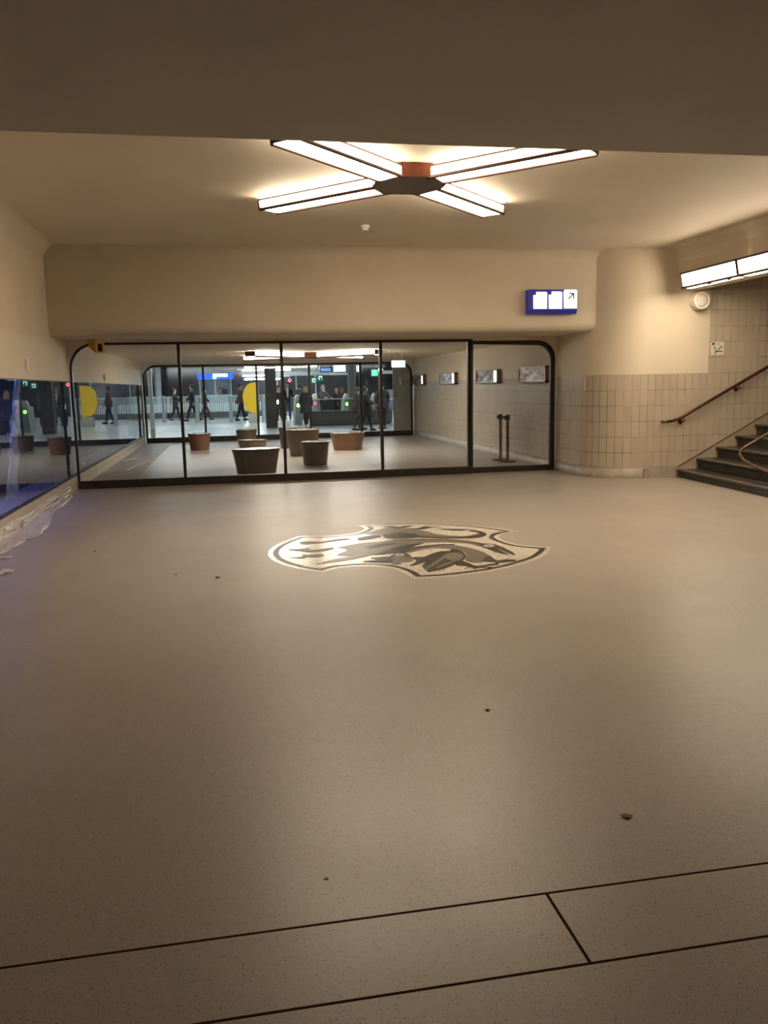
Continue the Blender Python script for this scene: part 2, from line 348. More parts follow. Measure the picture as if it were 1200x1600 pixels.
# ------------------------------------------------------------------ glass partitions
def rounded(x0, x1, z0, z1, rl, rr):
    p = [(x0, z0)]
    p += ([(x0+rl-rl*math.cos(math.radians(a)), z1-rl+rl*math.sin(math.radians(a))) for a in range(0, 91, 9)] if rl else [(x0, z1)])
    p += ([(x1-rr+rr*math.sin(math.radians(a)), z1-rr+rr*math.cos(math.radians(a))) for a in range(0, 91, 9)] if rr else [(x1, z1)])
    p += [(x1, z0)]
    return p
def inset_open(p, d):
    """inset a left-bottom..right-bottom outline inwards (clockwise path)"""
    out = []
    for i, q in enumerate(p):
        a = Vector(p[max(i-1, 0)]); b = Vector(p[min(i+1, len(p)-1)]); t = (b-a).normalized(); nrm = Vector((t.y, -t.x))
        m = 1.0
        if 0 < i < len(p)-1:
            t1 = (Vector(q)-a).normalized(); t2 = (b-Vector(q)).normalized(); c = max(0.3, math.sqrt(max(0.0, (1+t1.dot(t2))/2))); m = 1/c
        out.append((q[0]+nrm.x*d*m, q[1]+nrm.y*d*m))
    return out
def hoop(bm, outer, d, y0, y1):
    inner = inset_open(outer, d)
    R = []
    for (a, b), (c, e) in zip(outer, inner):
        R.append([bm.verts.new((a, y0, b)), bm.verts.new((a, y1, b)), bm.verts.new((c, y1, e)), bm.verts.new((c, y0, e))])
    for A, B in zip(R, R[1:]):
        for k in range(4): bm.faces.new((A[k], A[(k+1) % 4], B[(k+1) % 4], B[k]))
    bm.faces.new(R[0]); bm.faces.new(R[-1][::-1])
    return bm
def pane_poly(bm, poly, y0, y1):
    A = [bm.verts.new((a, y0, b)) for a, b in poly]; B = [bm.verts.new((a, y1, b)) for a, b in poly]; n = len(A)
    bm.faces.new(A); bm.faces.new(B[::-1])
    for i in range(n): bm.faces.new((A[i], B[i], B[(i+1) % n], A[(i+1) % n]))
    return bm
def partition(root, y, x0, x1, z1, rl, rr, mull, base, fw, mw, t=0.035):
    out = rounded(x0, x1, 0.0, z1, rl, rr)
    link('frame', hoop(BM(), out, fw, y-t, y+t), black_metal, root)
    link('base_rail', bx(x0+fw*0.5, y-t-0.015, 0, x1-fw*0.5, y+t+0.015, base), black_metal, root, bevel=0.004)
    for x in mull: link('mullion', bx(x-mw/2, y-t, base, x+mw/2, y+t, z1-fw*0.5), black_metal, root)
    inn = inset_open(out, fw*0.5)
    xs = [inn[0][0]]+list(mull)+[inn[-1][0]]
    for i, (a, b) in enumerate(zip(xs, xs[1:])):
        top = [q for q in inn[1:-1] if a <= q[0] <= b] if (i == 0 and rl) or (i == len(xs)-2 and rr) else []
        zt = z1-fw*0.5
        if i == 0 and rl: poly = [(a, base)]+[q for q in inn[1:-1] if q[0] < b]+[(b, zt), (b, base)]
        elif i == len(xs)-2 and rr: poly = [(a, base), (a, zt)]+[q for q in inn[1:-1] if q[0] > a]+[(b, base)]
        else: poly = [(a, base), (a, zt), (b, zt), (b, base)]
        # drop points that repeat
        pp = [poly[0]]
        for q in poly[1:]:
            if (Vector(q)-Vector(pp[-1])).length > 1e-4: pp.append(q)
        link('pane', pane_poly(BM(), pp, y-0.006, y+0.006), clear_glass, root)
def filler(x0, x1, z1, rl, rr, ztop, y, t, label):
    out = rounded(x0, x1, 0.0, z1, rl, rr)[1:-1]; bm = BM()
    top = [(a, ztop) for a, b in out]
    R_ = [[bm.verts.new((a, y-t, b)), bm.verts.new((a, y+t, b)), bm.verts.new((c, y+t, e)), bm.verts.new((c, y-t, e))] for (a, b), (c, e) in zip(out, top)]
    for A, B in zip(R_, R_[1:]):
        for k in range(4): bm.faces.new((A[k], A[(k+1) % 4], B[(k+1) % 4], B[k]))
    bm.faces.new(R_[0]); bm.faces.new(R_[-1][::-1])
    st(link('trim_head', bm, plaster), label, 'trim')
filler(XL+0.0, 4.32, 2.385, 0.42, 0, ZS+0.02, YG, 0.03, 'plaster infill over the near glass partition')
filler(4.28, XR+0.0, 2.355, 0, 0.36, ZS+0.02, YG+0.08, 0.03, 'plaster infill over the glass door')
filler(XL+0.0, XR+0.0, 2.355, 0.42, 0.44, ZS+0.02, YF, 0.03, 'plaster infill over the far glass partition')
w1 = st(thing('window_1', 'black framed glass partition with four tall panes and a rounded left corner', 'window'))
partition(w1, YG, XL+0.02, 4.32, 2.39, 0.42, 0, [-0.757, 0.945, 2.66], 0.13, 0.036, 0.05)
d1 = st(thing('door_1', 'black framed glass door with a rounded right corner beside the tiled wall', 'door'))
partition(d1, YG+0.08, 4.25, 5.90, 2.36, 0, 0.34, [], 0.10, 0.085, 0.05)
w2 = st(thing('window_2', 'far black framed glass partition between waiting room and concourse', 'window'))
partition(w2, YF, XL+0.03, XR-0.03, 2.36, 0.40, 0.42, [-0.69, 0.93, 2.57, 4.2], 0.16, 0.06, 0.065)
d2 = st(thing('door_2', 'grey metal door leaf at the right end of the far glass partition', 'door'))
link('door_leaf', bx(5.27, YF+0.05, 0.14, 5.85, YF+0.09, 2.22), vary(mat('grey_door_paint', (0.33, 0.32, 0.32), 0.5), (0.30, 0.29, 0.29), 3), d2, bevel=0.003)
bm = BM(); tube(bm, [(5.36, YF+0.06, 1.40), (5.36, YF+0.0, 1.40), (5.36, YF, 1.25), (5.36, YF+0.06, 1.25)], 0.012, 8)
link('door_handle', bm, black_plastic, d2)
bm = BM(); box(bm, 5.33, YF+0.03, 1.19, 5.39, YF+0.05, 1.46); link('handle_plate', bm, grey_metal, d2)
for zz in (1.90,):
    for xx in (5.69, 5.78):
        link('reflection_bar', bx(xx, YF+0.03, zz-0.09, xx+0.025, YF+0.05, zz+0.09), pale_metal, d2)  # pale bars stand in for two bright upright reflections on the door

# ------------------------------------------------------------------ cross-shaped ceiling lamps
def cross_lamp(cx, cy, ztop, ex, ey, m, label, hh=0.15):
    t = thing('cross_ceiling_lamp', label, 'lamp', (cx, cy, ztop), 0, 'cross-shaped ceiling lamps')
    # hub: octagonal plate and block
    hub = [(-0.18, -0.36), (0.18, -0.36), (0.36, -0.10), (0.36, 0.10), (0.20, 0.36), (-0.20, 0.36), (-0.36, 0.10), (-0.36, -0.10)]
    link('hub_plate', prism(BM(), hub, -hh-0.012, -hh), dark_bronze, t, bevel=0.003)
    link('hub_block', prism(BM(), [(x*0.97, y*0.97) for x, y in hub], -hh, 0.02), bronze, t)
    for sx in (-1, 1):
        for sy in (-1, 1):
            d = Vector((ex*sx, ey*sy, 0)); L = d.length; d.normalize(); nrm = Vector((-d.y, d.x, 0))
            a0, a1 = 0.30, L
            arm = bpy.data.objects.new('arm', None); C.objects.link(arm); arm.parent = t
            wt, wb = 0.14, 0.139
            # frame bars: along the four edges, the ends and the top plate
            fb = BM()
            for s in (-1, 1):
                tube(fb, [d*a0+nrm*wb*s+Vector((0, 0, -hh)), d*(a1-0.012)+nrm*wb*s+Vector((0, 0, -hh))], 0.019, 6)
                tube(fb, [d*a0+nrm*wt*s+Vector((0, 0, -0.008)), d*a1+nrm*wt*s+Vector((0, 0, -0.008))], 0.011, 6)
                tube(fb, [d*(a1-0.012)+nrm*wb*s+Vector((0, 0, -hh)), d*a1+nrm*wt*s+Vector((0, 0, -0.008))], 0.012, 6)
                tube(fb, [d*a0+nrm*wb*s+Vector((0, 0, -hh)), d*a0+nrm*wt*s+Vector((0, 0, -0.008))], 0.012, 6)
            # end cap
            e = [d*a1+nrm*wt, d*a1-nrm*wt, d*(a1-0.012)-nrm*wb+Vector((0, 0, -hh)), d*(a1-0.012)+nrm*wb+Vector((0, 0, -hh))]
            q = [fb.verts.new(p) for p in e]; q2 = [fb.verts.new(p+d*0.012) for p in e]
            fb.faces.new(q); fb.faces.new(q2[::-1])
            for i in range(4): fb.faces.new((q[i], q[(i+1) % 4], q2[(i+1) % 4], q2[i]))
            link('arm_frame', fb, dark_bronze, arm)
            for s in (-1, 1):
                pb = BM(); q = [d*a0+nrm*wb*s+Vector((0, 0, -hh+0.006)), d*(a1-0.03)+nrm*wb*s+Vector((0, 0, -hh+0.006)), d*(a1-0.008)+nrm*wt*s*0.99+Vector((0, 0, -0.012)), d*a0+nrm*wt*s*0.99+Vector((0, 0, -0.012))]
                extr_face(pb, q, -nrm*s*0.008); link('side_panel', pb, m, arm)
            pb = BM(); q = [d*a0+nrm*wb+Vector((0, 0, -hh)), d*(a1-0.03)+nrm*wb+Vector((0, 0, -hh)), d*(a1-0.03)-nrm*wb+Vector((0, 0, -hh)), d*a0-nrm*wb+Vector((0, 0, -hh))]
            extr_face(pb, q, Vector((0, 0, 0.008))); link('bottom_panel', pb, m, arm)
    return t
def extr_face(bm, q, off):
    A = [bm.verts.new(p) for p in q]; B = [bm.verts.new(p+off) for p in q]; n = len(q)
    bm.faces.new(A); bm.faces.new(B[::-1])
    for i in range(n): bm.faces.new((A[i], A[(i+1) % n], B[(i+1) % n], B[i]))
    return bm
cross_lamp(1.876, 8.45, 3.678, 1.328, 1.373, lamp_m, 'large lit cross-shaped ceiling lamp with brown hub in the front hall', hh=0.108)
cross_lamp(2.0, 20.4, ZS-0.005, 1.45, 1.45, lamp_mid, 'smaller lit cross-shaped lamp on the low ceiling behind the glass', hh=0.115)

# stair lamp: a long trough on the header
ls = thing('stair_trough_lamp', 'long lit trough lamp on the header above the stairs', 'lamp', (7.25, 12.32, 3.24))
for k in range(4):
    y0 = -1.47*k; y1 = y0-1.45
    sg = bpy.data.objects.new('lamp_section', None); C.objects.link(sg); sg.parent = ls
    b1 = BM(); extr_face(b1, [Vector((-0.17, y0-0.02, -0.005)), Vector((-0.17, y1+0.01, -0.005)), Vector((-0.13, y1+0.01, -0.205)), Vector((-0.13, y0-0.02, -0.205))], Vector((0.01, 0, 0.002))); link('side_panel', b1, lamp_stair, sg)
    b1 = BM(); extr_face(b1, [Vector((-0.11, y0-0.05, -0.225)), Vector((-0.11, y1+0.01, -0.225)), Vector((0.0, y1+0.01, -0.225)), Vector((0.0, y0-0.05, -0.225))], Vector((0, 0, 0.01))); link('bottom_panel', b1, lamp_stair_low, sg)
    fb = BM()
    tube(fb, [(-0.172, y0, 0), (-0.172, y1, 0)], 0.017, 6); tube(fb, [(-0.135, y0, -0.212), (-0.135, y1, -0.212)], 0.022, 6)
    tube(fb, [(-0.172, y0-0.005, 0), (-0.13, y0-0.005, -0.212)], 0.012, 6); tube(fb, [(-0.172, y1+0.005, 0), (-0.13, y1+0.005, -0.212)], 0.012, 6)
    tube(fb, [(-0.13, y0-0.01, -0.215), (-0.005, y0-0.01, -0.23)], 0.012, 6)
    box(fb, -0.172, y1, 0.0, 0, y0, 0.012); 
    link('section_frame', fb, dark_bronze, sg)
    link('end_plate', extr_face(BM(), [Vector((-0.165, y0-0.004, 0)), Vector((-0.13, y0-0.004, -0.21)), Vector((0, y0-0.004, -0.21)), Vector((0, y0-0.004, 0))], Vector((0, -0.006, 0))), dark_bronze, sg)
    for yy in (y0-0.75, y1+0.2): link('clip', bx(-0.14, yy-0.03, -0.245, -0.11, yy+0.03, -0.215), dark_bronze, sg)

# ------------------------------------------------------------------ stairs
stairs = thing('staircase', 'dark stone staircase rising to the right beside the tiled wall', 'stairs', (7.32, 12.655, 0))
RI, TR = 0.177, 0.352; LS = 6.1; SK = Vector((-0.07*LS, -LS, 0))
for k in range(12):
    x0 = TR*k; z = 0.125+RI*k; zb = 0 if k == 0 else z-RI-0.002
    so = link('step', extr(BM(), [(x0+0.035, zb), (x0+TR+0.06, zb), (x0+TR+0.06, z-0.045), (x0+0.035, z-0.045)], (0, 0, 0), SK, (1, 0, 0), (0, 0, 1)), step_m, stairs)
    prof = [(x0-0.012, z-0.012), (x0, z), (x0+TR+0.03, z), (x0+TR+0.03, z-0.045), (x0+0.03, z-0.052), (x0-0.008, z-0.035)]
    link('tread', extr(BM(), prof, (0, 0, 0), SK, (1, 0, 0), (0, 0, 1)), step_m, so)
    link('nosing', extr(BM(), [(x0+0.006, z-0.001), (x0+0.07, z-0.001), (x0+0.07, z+0.003), (x0+0.006, z+0.003)], SK*0.02, SK*0.96, (1, 0, 0), (0, 0, 1)), nosing_m, so)
# wall stringer with a thin brown edge
sr = thing('stair_stringer', 'beige sloping stringer with brown top line along the tiled wall', 'stringer', (0, 0, 0))
y1 = 12.695
link('stringer_board', extr(BM(), [(7.33, 0.0), (7.33, 0.15), (13.8, 0.15+6.47*0.523), (13.8, 0)], (0, y1-0.03, 0), (0, 0.03, 0), (1, 0, 0), (0, 0, 1)), vary(mat('beige_stringer', (0.42, 0.35, 0.27), 0.4), (0.36, 0.30, 0.23), 5), sr)
link('edge_line', extr(BM(), [(7.33, 0.15), (7.33, 0.166), (13.8, 0.166+6.47*0.523), (13.8, 0.15+6.47*0.523)], (0, y1-0.035, 0), (0, 0.034, 0), (1, 0, 0), (0, 0, 1)), mat('brown_edge', (0.16, 0.10, 0.06), 0.4), sr)
# handrail on the wall
hr = thing('wall_handrail', 'brown varnished handrail with bent lower end on the tiled wall', 'handrail', (0, 0, 0))
yr = 12.60
pts = [(6.98, yr, 0.925), (7.08, yr, 0.925), (7.18, yr, 0.937), (7.28, yr, 0.963), (7.40, yr, 1.02), (7.6, yr, 1.125), (9.0, yr, 1.85), (13.5, yr, 4.19)]
link('rail', tube(BM(), pts, 0.026, 12), rail_m, hr, smooth=True)
for bxx, bz in ((7.37, 0.985), (8.36, 1.50), (9.35, 2.01)):
    b1 = BM(); tube(b1, [(bxx, yr+0.005, bz-0.005), (bxx+0.03, yr+0.005, bz-0.06), (bxx, yr+0.05, bz-0.07), (bxx, 12.70, bz-0.07)], 0.011, 8)
    lathe_b = BM(); tube(lathe_b, [(bxx, 12.675, bz-0.07), (bxx, 12.70, bz-0.07)], 0.035, 12)
    br = link('bracket', b1, dark_bronze, hr); link('rosette', lathe_b, dark_bronze, br)
# middle rail with a looped lower end
mr = thing('looped_stair_rail', 'brown tubular stair rail bent back in a loop above the lower steps', 'handrail', (0, 0, 0))
yr2 = 11.0
pts = [(7.21, 9.5, 0.12), (7.215, 9.58, 0.20), (7.235, 9.75, 0.262), (7.27, 10.1, 0.305), (7.32, 10.6, 0.37), (7.345, 10.88, 0.43), (7.355, yr2, 0.50), (7.37, yr2, 0.555), (7.43, yr2, 0.60), (7.6, yr2, 0.685), (7.82, yr2, 0.80), (9.3, yr2, 1.57)]
link('rail', tube(BM(), pts, 0.022, 12), vary(mat('worn_brown_tube', (0.14, 0.075, 0.048), 0.4, 0.3), (0.10, 0.054, 0.034), 8), mr, smooth=True)
for px, pz in ((9.2, 1.52),):
    link('post', tube(BM(), [(px, yr2, pz), (px, yr2, 0.125+RI*int((px-7.21)/TR))], 0.016, 10), rail_m, mr)

# ------------------------------------------------------------------ wall fittings
sp = thing('round_loudspeaker', 'round white loudspeaker on the plaster wall under the trough lamp', 'loudspeaker', (7.60, 12.70, 2.86), 0)
bm = BM(); lathe(bm, [(0.125, 0.0), (0.14, 0.02), (0.142, 0.15), (0.138, 0.165), (0.118, 0.17), (0.115, 0.160)], 40)
bmesh.ops.rotate(bm, verts=bm.verts, cent=(0, 0, 0), matrix=Matrix.Rotation(PI/2, 3, 'X')); bh = link('housing', bm, white_plastic, sp, smooth=False, bevel=0.003)
bm = BM(); lathe(bm, [(0.112, 0.158), (0.08, 0.166), (0.03, 0.169), (0.002, 0.170)], 40)
bmesh.ops.rotate(bm, verts=bm.verts, cent=(0, 0, 0), matrix=Matrix.Rotation(PI/2, 3, 'X'))
gm_ = mat('speaker_grille', (0.60, 0.57, 0.50), 0.6); n_, l_, b_ = nodes(gm_); tc = n_.new('ShaderNodeTexCoord'); vv = n_.new('ShaderNodeTexVoronoi'); vv.inputs['Scale'].default_value = 110; l_.new(tc.outputs['Object'], vv.inputs['Vector'])
bp = n_.new('ShaderNodeBump'); bp.inputs['Strength'].default_value = 0.4; bp.inputs['Distance'].default_value = 0.002; l_.new(vv.outputs['Distance'], bp.inputs['Height']); l_.new(bp.outputs[0], b_.inputs['Normal'])
link('grille', bm, gm_, sp, smooth=True)
# small sign on the tiles
sg = thing('pictogram_sign', 'small white square sign with black stair pictogram on the tall tiles', 'sign', (8.0, 12.70, 2.10), 0)
link('plate', bx(-0.115, -0.012, -0.11, 0.115, 0, 0.11), white_plastic, sg, bevel=0.003)
ink = mat('black_ink', (0.02, 0.02, 0.02), 0.5)
b1 = BM(); box(b1, -0.10, -0.0145, 0.055, -0.06, -0.012, 0.095); link('corner_square', b1, ink, sg)
b1 = BM(); box(b1, -0.045, -0.0145, 0.07, 0.04, -0.012, 0.078); link('text_line', b1, mat('grey_ink', (0.25, 0.25, 0.25), 0.5), sg)
def bar2(bm, x0, z0, x1, z1, wd, y0, y1):
    d = Vector((x1-x0, z1-z0)).normalized()*wd/2; nx, nz = -d.y, d.x
    q = [Vector((x0+nx, y0, z0+nz)), Vector((x1+nx, y0, z1+nz)), Vector((x1-nx, y0, z1-nz)), Vector((x0-nx, y0, z0-nz))]
    return extr_face(bm, q, Vector((0, y1-y0, 0)))
b1 = BM(); bar2(b1, -0.055, -0.085, 0.085, 0.045, 0.012, -0.0145, -0.012); bar2(b1, -0.03, -0.05, 0.085, -0.05, 0.014, -0.0148, -0.012); bar2(b1, -0.05, 0.01, -0.03, -0.06, 0.010, -0.0146, -0.012); bar2(b1, -0.075, 0.02, -0.045, 0.02, 0.014, -0.0146, -0.012)
link('pictogram', b1, ink, sg)
# sticker on the curve of tiles
t_ = fl(902, 741.6); 
s1 = link('sticker_strip', bx(-0.018, -0.004, -0.11, 0.018, 0.0, 0.11), white_plastic, loc=(5.955, 13.30, 1.56)); s1.rotation_euler = (0, 0, math.radians(-72)); s1.location = (XR+0.8-0.8*math.cos(math.radians(14))-0.002, 13.5-0.8*math.sin(math.radians(14))-0.001, 1.56); s1.rotation_euler = (0, 0, math.radians(-76))
tag(s1, 'pale vertical sticker strip near the top of the curved tiles', 'sticker')
# illuminated direction sign
ds = thing('direction_sign', 'blue lit platform direction sign with white tiles and an arrow on the bulkhead', 'sign', (5.22, YB, 2.885), 0)
blue = vary(mat('sign_blue', (0.02, 0.025, 0.30), 0.3), (0.025, 0.03, 0.36), 6)
blue.node_tree.nodes['Principled BSDF'].inputs['Emission Color'].default_value = (0.03, 0.03, 0.5, 1); blue.node_tree.nodes['Principled BSDF'].inputs['Emission Strength'].default_value = 0.1
bm = extr(BM(), [(0, 0.19), (-0.15, 0.19), (-0.17, -0.13), (-0.13, -0.19), (0, -0.19)], (-0.41, 0, 0), (0.82, 0, 0), (0, 1, 0), (0, 0, 1))
hs = link('housing', bm, blue, ds, bevel=0.004)
link('mount', bx(-0.3, -0.01, -0.1, 0.3, 0.06, 0.1), grey_metal, ds)
tile_em = emit('sign_white_tile', (0.95, 0.95, 1.0), 1.15)
def signtile(x0, x1, z0, z1, notch):
    r = 0.018
    p = [(x0, z0), (x1, z0), (x1, z1-r), (x1-r, z1)]
    p += [(x0+notch, z1), (x0+notch, z1-notch+0.01), (x0+notch-0.01, z1-notch), (x0, z1-notch)] if notch else [(x0+r, z1), (x0, z1-r)]
    return extr_face(BM(), [Vector((a, -0.164-0.0625*(0.0-b)*0-0.010, b)) for a, b in p], Vector((0, 0.03, 0)))
link('number_tile', signtile(-0.335, -0.105, -0.115, 0.15, 0.05), tile_em, ds)
link('number_tile', signtile(-0.075, 0.15, -0.115, 0.155, 0.05), tile_em, ds)
link('arrow_tile', signtile(0.18, 0.405, -0.11, 0.185, 0), tile_em, ds)
b1 = BM(); bar2(b1, 0.255, 0.04, 0.345, 0.125, 0.018, -0.177, -0.172); bar2(b1, 0.27, 0.125, 0.352, 0.125, 0.018, -0.1772, -0.172); bar2(b1, 0.345, 0.04, 0.345, 0.13, 0.018, -0.1774, -0.172)
link('arrow', b1, ink, ds)
gi = mat('pale_grey_ink', (0.55, 0.55, 0.58), 0.5); gi.node_tree.nodes['Principled BSDF'].inputs['Emission Color'].default_value = (0.9, 0.9, 0.95, 1); gi.node_tree.nodes['Principled BSDF'].inputs['Emission Strength'].default_value = 0.3
b1 = BM(); bar2(b1, -0.235, -0.005, -0.235, 0.035, 0.006, -0.176, -0.172); bar2(b1, -0.235, 0.035, -0.22, 0.035, 0.006, -0.1762, -0.172); bar2(b1, -0.235, -0.005, -0.22, -0.005, 0.006, -0.1764, -0.172); link('glyph', b1, gi, ds)
b1 = BM(); bar2(b1, 0.02, 0.005, 0.025, -0.02, 0.006, -0.176, -0.172); link('glyph', b1, gi, ds)
# smoke detector
p = fl(571, 356, ZC-0.03)
sd = thing('smoke_detector', 'small round white smoke detector on the ceiling beyond the cross lamp', 'smoke detector', (p.x, p.y, ZC))
bm = BM(); lathe(bm, [(0.058, 0), (0.058, -0.025), (0.05, -0.034)], 28); link('mounting_ring', bm, white_plastic, sd, smooth=False)
bm = BM(); lathe(bm, [(0.042, -0.033), (0.040, -0.055), (0.03, -0.066), (0.01, -0.068)], 28); link('sensor_head', bm, white_plastic, sd)
link('indicator', lathe(BM(), [(0.012, -0.067), (0.010, -0.074)], 12), black_plastic, sd)
# second small device further away behind the glass
p = fl(460, 547, ZS-0.02)
# yellow housing under the bulkhead at the left end of the partition
yb = thing('yellow_camera_housing', 'yellow wedge-shaped camera housing at the top left corner of the partition', 'camera', (-2.03, 14.18, 2.43), math.radians(42))
ym = vary(mat('yellow_paint', (0.66, 0.36, 0.035), 0.4), (0.60, 0.32, 0.03), 6)
prof = [(-0.10, 0), (0.16, 0), (0.12, -0.05), (0.06, -0.12), (0.0, -0.17), (-0.06, -0.2), (-0.10, -0.215)]
link('housing', extr(BM(), prof, (-0.075, 0, 0), (0.15, 0, 0), (0, 1, 0), (0, 0, 1)), ym, yb, bevel=0.004)
bm = BM(); o_ = [(-0.08, -0.225), (0.08, -0.225), (0.08, 0.0), (-0.08, 0.0)]
box(bm, -0.08, -0.115, -0.22, -0.045, -0.10, 0); box(bm, 0.045, -0.115, -0.22, 0.08, -0.10, 0); box(bm, -0.08, -0.115, -0.22, 0.08, -0.10, -0.195); box(bm, -0.08, -0.117, -0.075, 0.08, -0.10, 0)
link('front_bezel', bm, vary(mat('pale_yellow_bezel', (0.72, 0.50, 0.20), 0.4), (0.66, 0.44, 0.16), 6), yb)
link('lens_window', bx(-0.046, -0.108, -0.196, 0.046, -0.099, -0.07), mat('dark_lens', (0.03, 0.015, 0.01), 0.15), yb)
# two small plates on the left plaster
for (px, py, lab) in ((40, 570, 'small pale upright plate on the left plaster in front of the partition'), (162, 590, 'small pale upright plate on the left plaster behind the partition glass')):
    v = ray(px, py); s = XL/v.x; q = Vector((XL, v.y*s, EYE+v.z*s))
    tag(link('wall_plate', bx(0, -0.035, -0.07, 0.035, 0.035, 0.07), white_plastic, loc=q, bevel=0.003), lab, 'plate', 'small plates on the left wall')

# ------------------------------------------------------------------ added blue light, and film behind the left glass
bl = thing('added_blue_light', 'added blue light tube hidden in the recess behind the left glass', 'lamp', (XL-0.26, 11.2, 2.0))  # unseen tube added to throw blue light on the recess and film
bl_m = emit('blue_tube', (0.08, 0.16, 1.0), 80)
link('tube', tube(BM(), [(0, -1.6, 0), (0, 1.6, 0)], 0.018, 10), bl_m, bl)
bm = BM(); box(bm, -0.06, -1.65, 0.03, 0.06, 1.65, 0.2); box(bm, -0.06, -1.65, -0.12, -0.052, 1.65, 0.03); box(bm, 0.052, -1.65, -0.12, 0.06, 1.65, 0.03)
link('beam_shroud', bm, grey_metal, bl)  # side plates added to narrow the blue beam
bm = BM(); nu, nv = 7, 26; g = []
for j in range(nv+1):
    row = []
    for i in range(nu+1):
        z = 1.84-1.58*j/nv; y = 12.05-0.75*j/nv+(i/nu-0.5)*(0.30+0.28*j/nv)
        row.append(bm.verts.new((XL-0.24+0.05*noise.noise((i*0.9, j*0.35, 3))-0.03*(j/nv), y+0.02*noise.noise((i, j*0.5, 9)), z)))
    g.append(row)
for a, b in zip(g, g[1:]):
    for i in range(nu): bm.faces.new((a[i], a[i+1], b[i+1], b[i]))
o = link('hanging_film', bm, film('clear_hanging_film', (0.85, 0.9, 1.0), 0.9), smooth=True); m_ = o.modifiers.new('s', 'SOLIDIFY'); m_.thickness = 0.001
tag(o, 'strip of thin plastic film hanging in blue light behind the left glass', 'plastic film')

# ------------------------------------------------------------------ floor mosaic
def z8(p): return [(400+x/2.4, 790+y/2.4) for x, y in p]
def zL(p): return [(420+x/5.217, 810+y/5.217) for x, y in p]
def zR(p): return [(620+x/4.8, 810+y/4.8) for x, y in p]
def tofloor(p): return [tuple(fl(x, y).xy) for x, y in p]
corners = [0, 7, 13, 20, 25, 31]
seg = [
 [(170,117),(110,140),(76,160),(64,182),(85,205),(140,225),(200,238),(248,244)],
 [(248,244),(290,232),(340,226),(400,223),(460,224),(520,232),(570,248),(600,268)],
 [(600,268),(700,263),(800,252),(880,240),(960,222),(1040,197),(1075,175),(1087,159)],
 [(1087,159),(1020,155),(960,146),(912,131),(893,118),(910,106),(957,97)],
 [(957,97),(870,84),(780,75),(690,70),(600,67),(500,69),(408,77)],
 [(408,77),(424,86),(408,97),(370,108),(300,115),(240,118),(170,117)]]
def catmull(p, n=5):
    out = []
    for i in range(len(p)-1):
        a, b, c, d = p[max(i-1, 0)], p[i], p[i+1], p[min(i+2, len(p)-1)]
        for k in range(n):
            t = k/n
            out.append(tuple(0.5*(2*b[j]+(c[j]-a[j])*t+(2*a[j]-5*b[j]+4*c[j]-d[j])*t*t+(3*b[j]-a[j]-3*c[j]+d[j])*t**3) for j in (0, 1)))
    return out
outline = []
for s in seg: outline += catmull(tofloor(z8(s)))
def offs(poly, d):
    n = len(poly); out = []
    area = sum(poly[i][0]*poly[(i+1) % n][1]-poly[(i+1) % n][0]*poly[i][1] for i in range(n)); sg_ = 1 if area > 0 else -1
    for i in range(n):
        a, q, b = Vector(poly[i-1]), Vector(poly[i]), Vector(poly[(i+1) % n])
        t1 = (q-a).normalized(); t2 = (b-q).normalized()
        n1 = Vector((t1.y, -t1.x))*sg_; n2 = Vector((t2.y, -t2.x))*sg_
        m = (n1+n2); L = m.length; m = m/L if L > 1e-6 else n1
        k = min(1/max(0.35, m.dot(n1)), 2.2)
        out.append((q.x+m.x*d*k, q.y+m.y*d*k))
    return out
mo = thing('floor_mosaic', 'floor mosaic of long-beaked birds in a dark bordered field', 'mosaic', (0, 0, 0))
def inlay(name, poly, z, m, parent=None):
    vs3 = [Vector((x, y, z)) for x, y in poly]; n = len(vs3)
    tris = tessellate_polygon([vs3]); bm = BM()
    T = [bm.verts.new(v) for v in vs3]; B = [bm.verts.new((v.x, v.y, 0)) for v in vs3]
    for t in tris:
        f = bm.faces.new([T[i] for i in t])
        f.normal_update()
        if f.normal.z < 0: f.normal_flip()
    ar = sum(poly[i][0]*poly[(i+1) % n][1]-poly[(i+1) % n][0]*poly[i][1] for i in range(n))
    for i in range(n):
        j = (i+1) % n; q = (T[i], B[i], B[j], T[j]) if ar > 0 else (T[j], B[j], B[i], T[i])
        try: bm.faces.new(q)
        except ValueError: pass
    me = bpy.data.meshes.new(name); bm.to_mesh(me); bm.free(); me.materials.append(m)
    o = bpy.data.objects.new(name, me); C.objects.link(o); o.parent = parent or mo
    return o
inlay('rim', offs(outline, 0.05), 0.0010, tess_white)
inlay('border', outline, 0.0018, tess_dark)
inlay('field', offs(outline, -0.055), 0.0026, tess_white)
sm = lambda p: catmull(tofloor(p)+[tofloor(p)[0]], 3)
hd = 0.0034
_fz = [hd]
def fig(name, p, m, z=hd, par=None):
    _fz[0] += 0.00012
    return inlay(name, sm(p), _fz[0], m, par)
b1 = bpy.data.objects.new('upper_bird', None); C.objects.link(b1); b1.parent = mo
b2 = bpy.data.objects.new('middle_bird', None); C.objects.link(b2); b2.parent = mo
b3 = bpy.data.objects.new('lower_bird', None); C.objects.link(b3); b3.parent = mo
